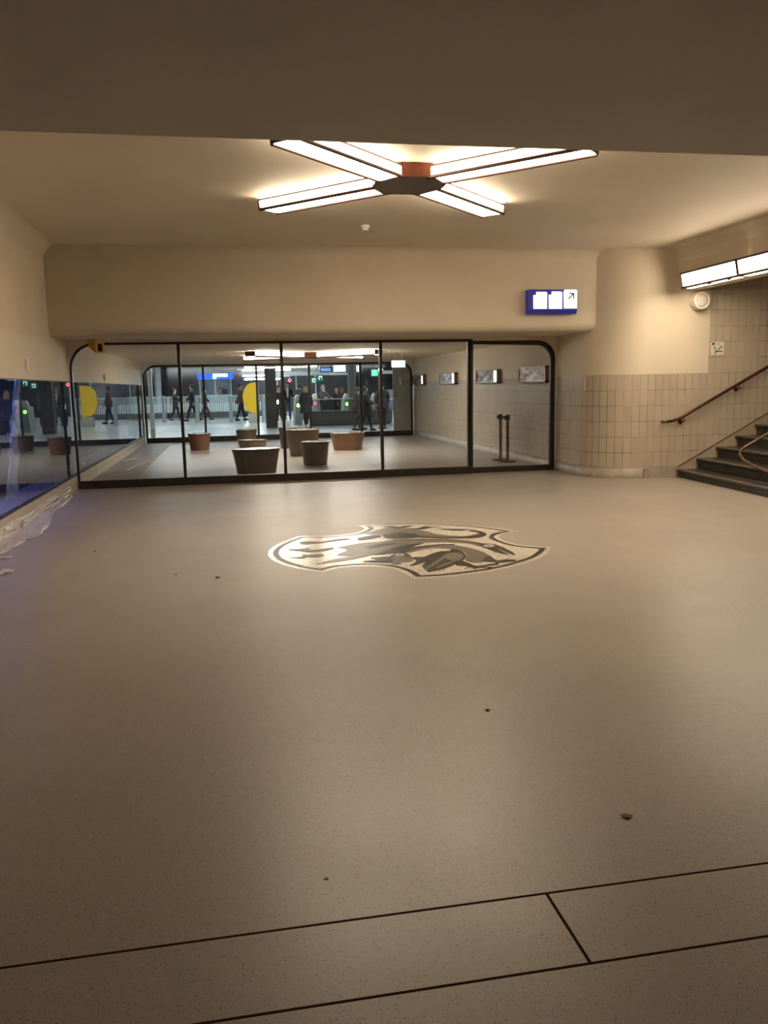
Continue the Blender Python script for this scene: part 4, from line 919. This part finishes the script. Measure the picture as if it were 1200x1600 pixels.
# back glazing frames
def frame_bar(name, x0, y0, x1, y1, Y, lab, m=pale_metal):
    a, b = onY(x0, y0, Y), onY(x1, y1, Y)
    tag(link(name, bx(min(a.x, b.x), Y, min(a.z, b.z), max(a.x, b.x), Y+0.12, max(a.z, b.z)), m), lab, 'door frame', 'pale frames of the night doors')
YD = 55.0
en = thing('entrance_frame', 'pale frame of the sliding night entrance behind the ticket gates', 'door frame', (0, YD, 0))
def eb(name, x0, y0, x1, y1, m=pale_metal):
    a, b = onY(x0, y0, YD), onY(x1, y1, YD); link(name, bx(min(a.x, b.x), 0, max(0, min(a.z, b.z)), max(a.x, b.x), 0.15, max(a.z, b.z)), m, en)
eb('header', 429, 581, 548, 585.5)
for x in (434, 463.5, 494): eb('post', x-1.6, 585, x+1.6, 649)
eb('threshold', 434, 645.5, 464, 648.5)
en2 = thing('side_entrance_frame', 'pale frame of the right night entrance beside the grey door', 'door frame', (0, YD, 0))
for nm, a, b, c, d_ in (('header', 590, 579, 640, 583.5), ('post', 592, 583, 596.5, 650), ('post', 628, 583, 631, 650)):
    p, q = onY(a, b, YD), onY(c, d_, YD); link(nm, bx(min(p.x, q.x), 0, max(0, min(p.z, q.z)), max(p.x, q.x), 0.15, max(p.z, q.z)), pale_metal, en2)
# screens and signs
def screen(name, x0, y0, x1, y1, Y, lab, em, frame=True, cat='screen', hang=True, grp='hanging screens'):
    a, b = onY(x0, y0, Y), onY(x1, y1, Y); cx_, cz = (a.x+b.x)/2, (a.z+b.z)/2; hx, hz_ = abs(b.x-a.x)/2, abs(a.z-b.z)/2
    t = thing(name, lab, cat, (cx_, Y, cz), 0, grp)
    link('housing', bx(-hx-0.06, 0, -hz_-0.06, hx+0.06, 0.14, hz_+0.06), dark_blue, t)
    link('display', bx(-hx, -0.015, -hz_, hx, 0.001, hz_), em, t)
    if hang: link('hanger', bx(-0.03, 0.05, hz_+0.05, 0.03, 0.09, 3.3-cz), grey_metal, t)
    return t
dark_blue = vary(mat('dark_blue_housing', (0.02, 0.03, 0.16), 0.4), (0.02, 0.025, 0.12), 4)
scr_w = emit('screen_white', (0.85, 0.92, 1.0), 3.5); scr_b = emit('screen_blue', (0.25, 0.45, 0.95), 0.9)
screen('hanging_screen', 521, 571, 540, 580.5, 43, 'widest bright white screen hanging above the counter', scr_w)
screen('hanging_screen', 501, 575.5, 517, 580, 44, 'pale blue screen left of the widest white screen', scr_b)
screen('hanging_screen', 543, 571, 546, 580.5, 43.5, 'narrow white screen just left of the concrete column', scr_w)
screen('hanging_screen', 557, 571, 562.5, 580.5, 43, 'narrow white screen just right of the concrete column', scr_w)
green_d = emit('sign_dark_green', (0.01, 0.16, 0.09), 0.4); wl = emit('sign_glyph', (0.75, 1.0, 0.9), 2.0)
for x, y, Y, lab in ((500.5, 590.5, 46, 'green exit sign with a pale doorway mark left of the counter screens'), (490.5, 594.5, 46.5, 'dim green sign with a round mark beside the entrance post'), (585.5, 582.5, 44, 'bright green exit sign with a pale mark right of the concrete column')):
    a = onY(x, y, Y); t = thing('green_sign', lab, 'exit sign', a, 0, 'green signs in the concourse')
    br_ = 'bright' in lab
    link('board', bx(-0.17, 0, -0.17, 0.17, 0.05, 0.17), green_e if br_ else green_d, t)
    b1 = BM(); bar2(b1, -0.07, -0.09, -0.07, 0.09, 0.035, -0.012, 0.001); bar2(b1, -0.08, 0.085, 0.08, 0.085, 0.035, -0.0125, 0.001); bar2(b1, 0.07, -0.02, 0.07, 0.09, 0.035, -0.013, 0.001)
    if 'round' in lab or br_: bar2(b1, -0.07, -0.075, 0.08, -0.075, 0.035, -0.0135, 0.001)
    link('mark', b1, wl, t)
    link('hanger', bx(-0.012, 0.01, 0.165, 0.012, 0.035, 3.3-a.z), grey_metal, t)
a = onY(452.5, 594.5, 50); t = thing('red_lamp', 'small red signal lamp glowing above the entrance', 'signal lamp', a)
link('bulb', lathe(BM(), [(0.02, -0.1), (0.09, -0.06), (0.10, 0.0), (0.09, 0.06), (0.02, 0.1)], 20), emit('red_glow', (1.0, 0.06, 0.1), 6), t, smooth=True); link('stem', bx(-0.012, -0.012, 0.09, 0.012, 0.012, 3.3-a.z), grey_metal, t)
a = onY(594.5, 577.5, 40); t = thing('globe_lamp', 'small white globe lamp left of the hanging exit sign', 'lamp', a)
link('globe', lathe(BM(), [(0.02, -0.11), (0.08, -0.08), (0.11, 0.0), (0.08, 0.08), (0.02, 0.11)], 24), emit('globe_glow', (0.85, 1.0, 0.95), 6), t, smooth=True); link('stem', bx(-0.012, -0.012, 0.1, 0.012, 0.012, 3.3-a.z), grey_metal, t)
# bin and box on the right
p = at(611.5, 664); Yb_ = p.y-0.7; a = onY(611.5, 622.5, Yb_); z0 = hgt(611.5, 640, Yb_)
t = thing('hanging_bin', 'blue cylindrical bin with white lid in front of the counter', 'bin', (a.x, Yb_, 0))
link('drum', lathe(BM(), [(0.10, z0), (0.115, z0+0.02), (0.115, a.z-0.05)], 24), vary(mat('bin_blue', (0.10, 0.16, 0.30), 0.35), (0.16, 0.22, 0.36), 4), t); link('lid', lathe(BM(), [(0.125, a.z-0.05), (0.125, a.z-0.01), (0.09, a.z)], 24), white_plastic, t)
link('stand', lathe(BM(), [(0.09, 0), (0.09, 0.015), (0.02, 0.02), (0.02, z0+0.01)], 16), black_plastic, t)
p0, p1 = onY(598.5, 609, Yc+0.3), onY(616, 622.5, Yc+0.3)
t = thing('grey_cabinet', 'plain grey cabinet box standing on the right end of the dark counter', 'cabinet', ((p0.x+p1.x)/2, Yc+0.3, zg0))
hx = (p1.x-p0.x)/2; link('body', bx(-hx, -0.15, 0, hx, 0.25, p0.z-zg0), vary(mat('cabinet_grey', (0.30, 0.30, 0.30), 0.5), (0.26, 0.26, 0.26), 3), t, bevel=0.01); link('front_panel', bx(-hx+0.02, -0.16, 0.03, hx-0.02, -0.148, p0.z-zg0-0.03), grey_metal, t)
# wall lamps in the night glazing: small street lights far outside
# ------------------------------------------------------------------ people
skin_m = vary(mat('skin', (0.52, 0.33, 0.24), 0.5), (0.48, 0.30, 0.21), 12)
def skinmesh(name, verts, edges, m, parent, sub=1, root=0):
    me = bpy.data.meshes.new(name); me.from_pydata([v[0] for v in verts], edges, [])
    o = bpy.data.objects.new(name, me); C.objects.link(o)
    s = o.modifiers.new('skin', 'SKIN'); s.branch_smoothing = 0.6
    for i, v in enumerate(verts):
        sv = me.skin_vertices[0].data[i]; r = v[1]; sv.radius = r if isinstance(r, tuple) else (r, r); sv.use_root = (i == root)
    o.modifiers.new('sub', 'SUBSURF').levels = sub; o.modifiers['sub'].render_levels = sub
    dg = bpy.context.evaluated_depsgraph_get(); dg.update()
    nm = bpy.data.meshes.new_from_object(o.evaluated_get(dg)); nm.name = name
    for p in nm.polygons: p.use_smooth = True
    nm.materials.clear(); nm.materials.append(m)
    o2 = bpy.data.objects.new(name, nm); bpy.data.objects.remove(o, do_unlink=True); o2.name = name; C.objects.link(o2); o2.parent = parent
    return o2
_cl = {}
def cloth(c):
    if c not in _cl: _cl[c] = vary(mat('cloth', c, 0.8), tuple(x*0.7 for x in c), 18, 4)
    return _cl[c]
def person(pos, H, face, label, top, bottom, hair, stride=0.0, hairlong=0.0, coat=0.0, arms=(0.1, -0.1), bag=None, shoe=(0.02, 0.02, 0.02), bulk=1.14, elbow=0.35, tie=None, lean=0.0):
    """face: heading in radians, 0 looks towards the viewer (-Y)"""
    s = H/1.75
    t = thing('person', label, 'person', pos, face, 'people in the concourse')
    stride *= 0.72
    def P(x, y, z): return (x*s, (y-lean*max(0, z-0.9))*s, z*s)
    hipz = 0.92-0.04*abs(stride)
    def legpts(sd):
        a = stride*sd; th, sh = 0.44, 0.44
        hip = (0.09*sd, 0.0, hipz)
        bend = 0.12+0.5*max(0, -a)
        k = (0.095*sd, -math.sin(a+bend*0.4)*th, hipz-math.cos(a+bend*0.4)*th)
        b = a-bend*0.8
        an = (0.095*sd, k[1]-math.sin(b)*sh, max(0.07, k[2]-math.cos(b)*sh))
        return hip, k, an
    legs = {sd: legpts(sd) for sd in (-1, 1)}
    dz = min(l[2][2] for l in legs.values())-0.075
    legs = {sd: tuple((x, y, z-dz) for x, y, z in l) for sd, l in legs.items()}; hipz -= dz
    def armpts(sd):
        a = arms[0] if sd < 0 else arms[1]
        sh = (0.19*sd, 0.0, 1.42-dz); e = (0.235*sd, -math.sin(a)*0.28, 1.42-dz-math.cos(a)*0.28)
        b = a+elbow; wr = (0.23*sd, e[1]-math.sin(b)*0.25, e[2]-math.cos(b)*0.25)
        return sh, e, wr, b
    A = {sd: armpts(sd) for sd in (-1, 1)}
    V = []; E = []
    def add(p, r, par=None):
        V.append((P(*p), (r[0]*s, r[1]*s) if isinstance(r, tuple) else r*s)); i = len(V)-1
        if par is not None: E.append((par, i))
        return i
    pel = add((0, 0, hipz+0.04), (0.135, 0.095)); wa = add((0, 0, 1.12-dz), (0.12, 0.085), pel); ch = add((0, 0.005, 1.32-dz), (0.15, 0.10), wa)
    nk = add((0, 0.01, 1.475-dz), 0.068, ch); jw = add((0, -0.012, 1.545-dz), (0.076, 0.084), nk); hd_ = add((0, -0.005, 1.635-dz), (0.09, 0.108), jw); tp = add((0, 0.005, 1.725-dz), (0.064, 0.078), hd_)
    add((0, -0.125, 1.60-dz), 0.013, add((0, -0.10, 1.62-dz), 0.018, hd_))
    for sd in (-1, 1): add((0.092*sd, 0.01, 1.635-dz), 0.016, hd_)
    for sd in (-1, 1):
        h, k, an = legs[sd]; i = add(h, 0.085, pel); i = add(((h[0]+k[0])/2, (h[1]+k[1])/2, (h[2]+k[2])/2), 0.075, i); i = add(k, 0.055, i); i = add(((k[0]+an[0])/2, (k[1]+an[1])/2+0.012, (k[2]+an[2])/2), 0.052, i); i = add(an, 0.037, i)
        add((an[0], an[1]-0.14, an[2]-0.045), 0.03, add((an[0], an[1]-0.05, an[2]-0.035), 0.038, i))
        sh, e, wr, b = A[sd]; i = add(sh, 0.055, ch); i = add(e, 0.04, i); i = add(wr, 0.027, i)
        d = Vector((0, -math.sin(b), -math.cos(b))); pm = Vector(wr)+d*0.06; j = add(tuple(pm), (0.018, 0.034), i); up = Vector((0, -math.cos(b), math.sin(b)))
        for f, (off, ln) in enumerate(((-0.028, 0.062), (-0.010, 0.074), (0.009, 0.07), (0.027, 0.054))):
            q = pm+d*0.035+up*off; m1 = add(tuple(q), 0.0095, j); q2 = q+d*ln*0.55+Vector((-0.006*sd, 0, 0)); m2 = add(tuple(q2), 0.0088, m1); add(tuple(q2+d*ln*0.42+Vector((-0.02*sd, 0, 0))), 0.0075, m2)
        q = Vector(wr)+d*0.03+up*0.032; m1 = add(tuple(q), 0.011, j); add(tuple(q+d*0.042+up*0.014+Vector((-0.01*sd, 0, 0))), 0.009, m1)
    skinmesh('body', V, E, skin_m, t)
    # jacket
    V.clear(); E.clear()
    B = bulk; low = add((0, 0, hipz-0.14), (0.165*B, 0.135*B)); pel = add((0, 0, hipz+0.02), (0.168*B, 0.135*B), low); wa = add((0, 0, 1.12-dz), (0.155*B, 0.125*B), pel); ch = add((0, 0.005, 1.31-dz), (0.178*B, 0.135*B), wa); add((0, 0.012, 1.485-dz), 0.088*min(B, 1.2), ch)
    for sd in (-1, 1):
        sh, e, wr, b = A[sd]; i = add(sh, 0.082*B, ch); i = add(e, 0.068*B, i); add(wr, 0.052*B, i)
    jk = skinmesh('jacket', V, E, cloth(top), t)
    # trousers
    V.clear(); E.clear()
    pel = add((0, 0, hipz+0.10), (0.15, 0.11))
    for sd in (-1, 1):
        h, k, an = legs[sd]; i = add((h[0], h[1], h[2]-0.03), 0.10, pel); i = add(((h[0]+k[0])/2, (h[1]+k[1])/2, (h[2]+k[2])/2), 0.092, i); i = add(k, 0.072, i); i = add(((k[0]+an[0])/2, (k[1]+an[1])/2+0.01, (k[2]+an[2])/2), 0.066, i); add((an[0], an[1], an[2]+0.02), 0.055, i)
    skinmesh('trousers', V, E, cloth(bottom), t)
    for sd in (-1, 1):
        an = legs[sd][2]; bm = BM()
        bmesh.ops.create_uvsphere(bm, u_segments=14, v_segments=8, radius=1)
        zc0 = an[2]-0.03
        for v in bm.verts:
            v.co = Vector((v.co.x*0.05, v.co.y*0.145-0.055, max(-0.045, v.co.z*0.06-(0.02 if v.co.y < -0.2 else 0))))
            v.co = (v.co+Vector((an[0], an[1], zc0)))*s
        link('shoe', bm, cloth(shoe), t, smooth=True)
    if coat:
        bm = BM(); rings = []; seg_ = 20
        for f in range(7):
            u = f/6; z = 1.15-dz-(1.15-coat)*u; wv = (0.165+0.06*u)*B; dv = (0.135+0.08*u)*B+0.16*abs(stride)*u
            rings.append([bm.verts.new(P((wv+0.006*math.sin(k*5))*math.cos(2*PI*k/seg_), (dv+0.006*math.sin(k*4))*math.sin(2*PI*k/seg_), z)) for k in range(seg_)])
        for a_, b_2 in zip(rings, rings[1:]):
            for k in range(seg_): bm.faces.new((a_[k], a_[(k+1) % seg_], b_2[(k+1) % seg_], b_2[k]))
        co = link('coat_skirt', bm, cloth(top), t, smooth=True); co.modifiers.new('s', 'SOLIDIFY').thickness = 0.012
    if hair:
        bm = BM(); bmesh.ops.create_uvsphere(bm, u_segments=20, v_segments=14, radius=1)
        bmesh.ops.delete(bm, geom=[v for v in bm.verts if (v.co.y < -0.35 and v.co.z < 0.35) or v.co.z < (-0.55 if not hairlong else -0.9)], context='VERTS')
        for v in bm.verts:
            x, y, z = v.co; k = 1+0.06*noise.noise(v.co*6)
            nz = 1.650-dz+z*0.118*k
            if hairlong and z < 0: nz = 1.655-dz+z*hairlong
            v.co = Vector(P(x*0.104*k*(1+(0.35*min(1, -z) if hairlong and z < 0 else 0)), 0.006+y*0.120*k, nz))
        ho = link('hair', bm, cloth(hair), t, smooth=True); ho.modifiers.new('s', 'SOLIDIFY').thickness = 0.012
    if bag:
        c_, sd = bag; bm = BM(); box(bm, -0.06, -0.16, -0.14, 0.06, 0.16, 0.14)
        for v in bm.verts: v.co = Vector(P(v.co.x+0.28*sd, v.co.y+0.02, v.co.z+0.98-dz))
        bo = link('shoulder_bag', bm, cloth(c_), t, bevel=0.03*s)
        link('bag_strap', tube(BM(), [P(0.26*sd, 0.14, 1.10-dz), P(0.12*sd, 0.14, 1.40-dz), P(0.08*sd, 0.03, 1.49-dz), P(0.12*sd, -0.13, 1.38-dz), P(0.27*sd, -0.12, 1.10-dz)], 0.012*s, 6), cloth((0.05, 0.045, 0.04)), bo)
    if tie:
        link('shirt_front', extr_face(BM(), [Vector(P(-0.06, -0.15, 1.44-dz)), Vector(P(0.06, -0.15, 1.44-dz)), Vector(P(0.035, -0.155, 1.02-dz)), Vector(P(-0.035, -0.155, 1.02-dz))], Vector((0, 0.05, 0))), cloth(tie), t)
    return t
def who(px, yfoot, yhead, *a, **k):
    p = fl(px, yfoot-1); H = onY(px, yhead, p.y).z; return person((p.x, p.y, 0), max(1.5, min(1.9, H)), *a, **k)
BK = (0.018, 0.018, 0.020); NV = (0.02, 0.022, 0.035); GY = (0.12, 0.12, 0.125); BR = (0.10, 0.055, 0.035)
R90 = PI/2
who(275, 658, 607, R90, 'person walking right with pale bag at the left of the concourse', (0.03, 0.03, 0.035), BK, (0.05, 0.035, 0.025), stride=0.42, arms=(0.5, 0.3), bag=((0.50, 0.48, 0.42), 1), elbow=0.9)
who(302, 659, 601, -R90, 'person in dark clothes striding left before the ticket booth', NV, BK, (0.02, 0.015, 0.012), stride=-0.5, arms=(0.4, -0.3))
who(321, 657, 607, R90, 'person in dark jacket walking right across the ticket booth front', (0.05, 0.045, 0.05), (0.04, 0.04, 0.05), (0.04, 0.03, 0.025), stride=0.5, arms=(-0.3, 0.4), bag=((0.42, 0.38, 0.34), 1))
pz = fl(345, 652); person((pz.x+0.05, pz.y+0.95, 0), 1.72, 0.3, 'clerk in pale shirt standing inside the ticket booth', (0.42, 0.34, 0.30), NV, (0.05, 0.03, 0.02), arms=(0.6, 0.6), elbow=0.8)
who(377, 658, 600, R90, 'person in brown coat half hidden by the yellow panel', BR, BK, (0.06, 0.04, 0.03), stride=0.3, coat=0.8)
who(437, 658, 603, 0.2, 'person in long dark coat holding a bright phone by the stone column', (0.03, 0.025, 0.022), BK, (0.03, 0.02, 0.02), coat=0.6, arms=(0.4, 0.1), elbow=0.9, bulk=1.15)
who(450, 656, 597, 0.1, 'person in dark suit jacket with open white shirt and blue trousers', NV, (0.07, 0.09, 0.15), (0.06, 0.04, 0.03), stride=0.18, arms=(0.25, 0.2), elbow=0.8, tie=(0.75, 0.75, 0.72))
who(470, 656, 600, PI, 'person in grey jacket passing the ticket gate', GY, BK, (0.10, 0.09, 0.08), stride=0.2, hairlong=0.14)
who(479, 668.5, 604, PI-0.4, 'person with long blond hair in a dark coat seen from behind', (0.04, 0.04, 0.045), BK, (0.55, 0.38, 0.14), stride=0.35, hairlong=0.24, coat=0.6, shoe=(0.6, 0.6, 0.6), bulk=1.25)
who(506, 659, 601, R90*0.4, 'person with long grey hair behind the left half of the counter', (0.07, 0.07, 0.075), BK, (0.26, 0.23, 0.19), hairlong=0.34, arms=(0.5, 0.4), elbow=0.9)
who(527, 655.5, 607, 0.3, 'person in black with a pale cap behind the counter centre', BK, BK, (0.55, 0.54, 0.52), arms=(0.6, 0.3), elbow=0.8)
who(535, 656.5, 605, PI, 'person with long red-brown hair seen from behind at the counter', (0.05, 0.035, 0.03), BK, (0.20, 0.09, 0.04), hairlong=0.36)
who(561, 673, 605, R90, 'person in dark brown coat with grey bag walking before the counter', (0.035, 0.022, 0.018), (0.05, 0.05, 0.055), (0.05, 0.035, 0.03), stride=0.3, coat=0.7, bag=((0.16, 0.155, 0.15), 1), bulk=1.5)
who(572, 674, 604, R90*0.8, 'person in long black coat leading the pair before the counter', (0.022, 0.018, 0.016), BK, (0.02, 0.018, 0.015), stride=0.38, coat=0.55, arms=(0.2, 0.3), elbow=0.8, bulk=1.5)
who(598, 671, 598, PI, 'person in black with back turned next to the grey door', BK, (0.02, 0.02, 0.018), (0.018, 0.015, 0.012), coat=0.75, bulk=1.2)
# phone in the hand of the person by the column
p = fl(437, 657); q = onY(433.5, 628, p.y-0.35)
tag(link('phone', bx(-0.055, -0.01, -0.10, 0.055, 0.01, 0.10), emit('phone_glow', (0.9, 0.95, 1.0), 4), loc=q, bevel=0.005), 'bright phone held by the person beside the stone column', 'phone')
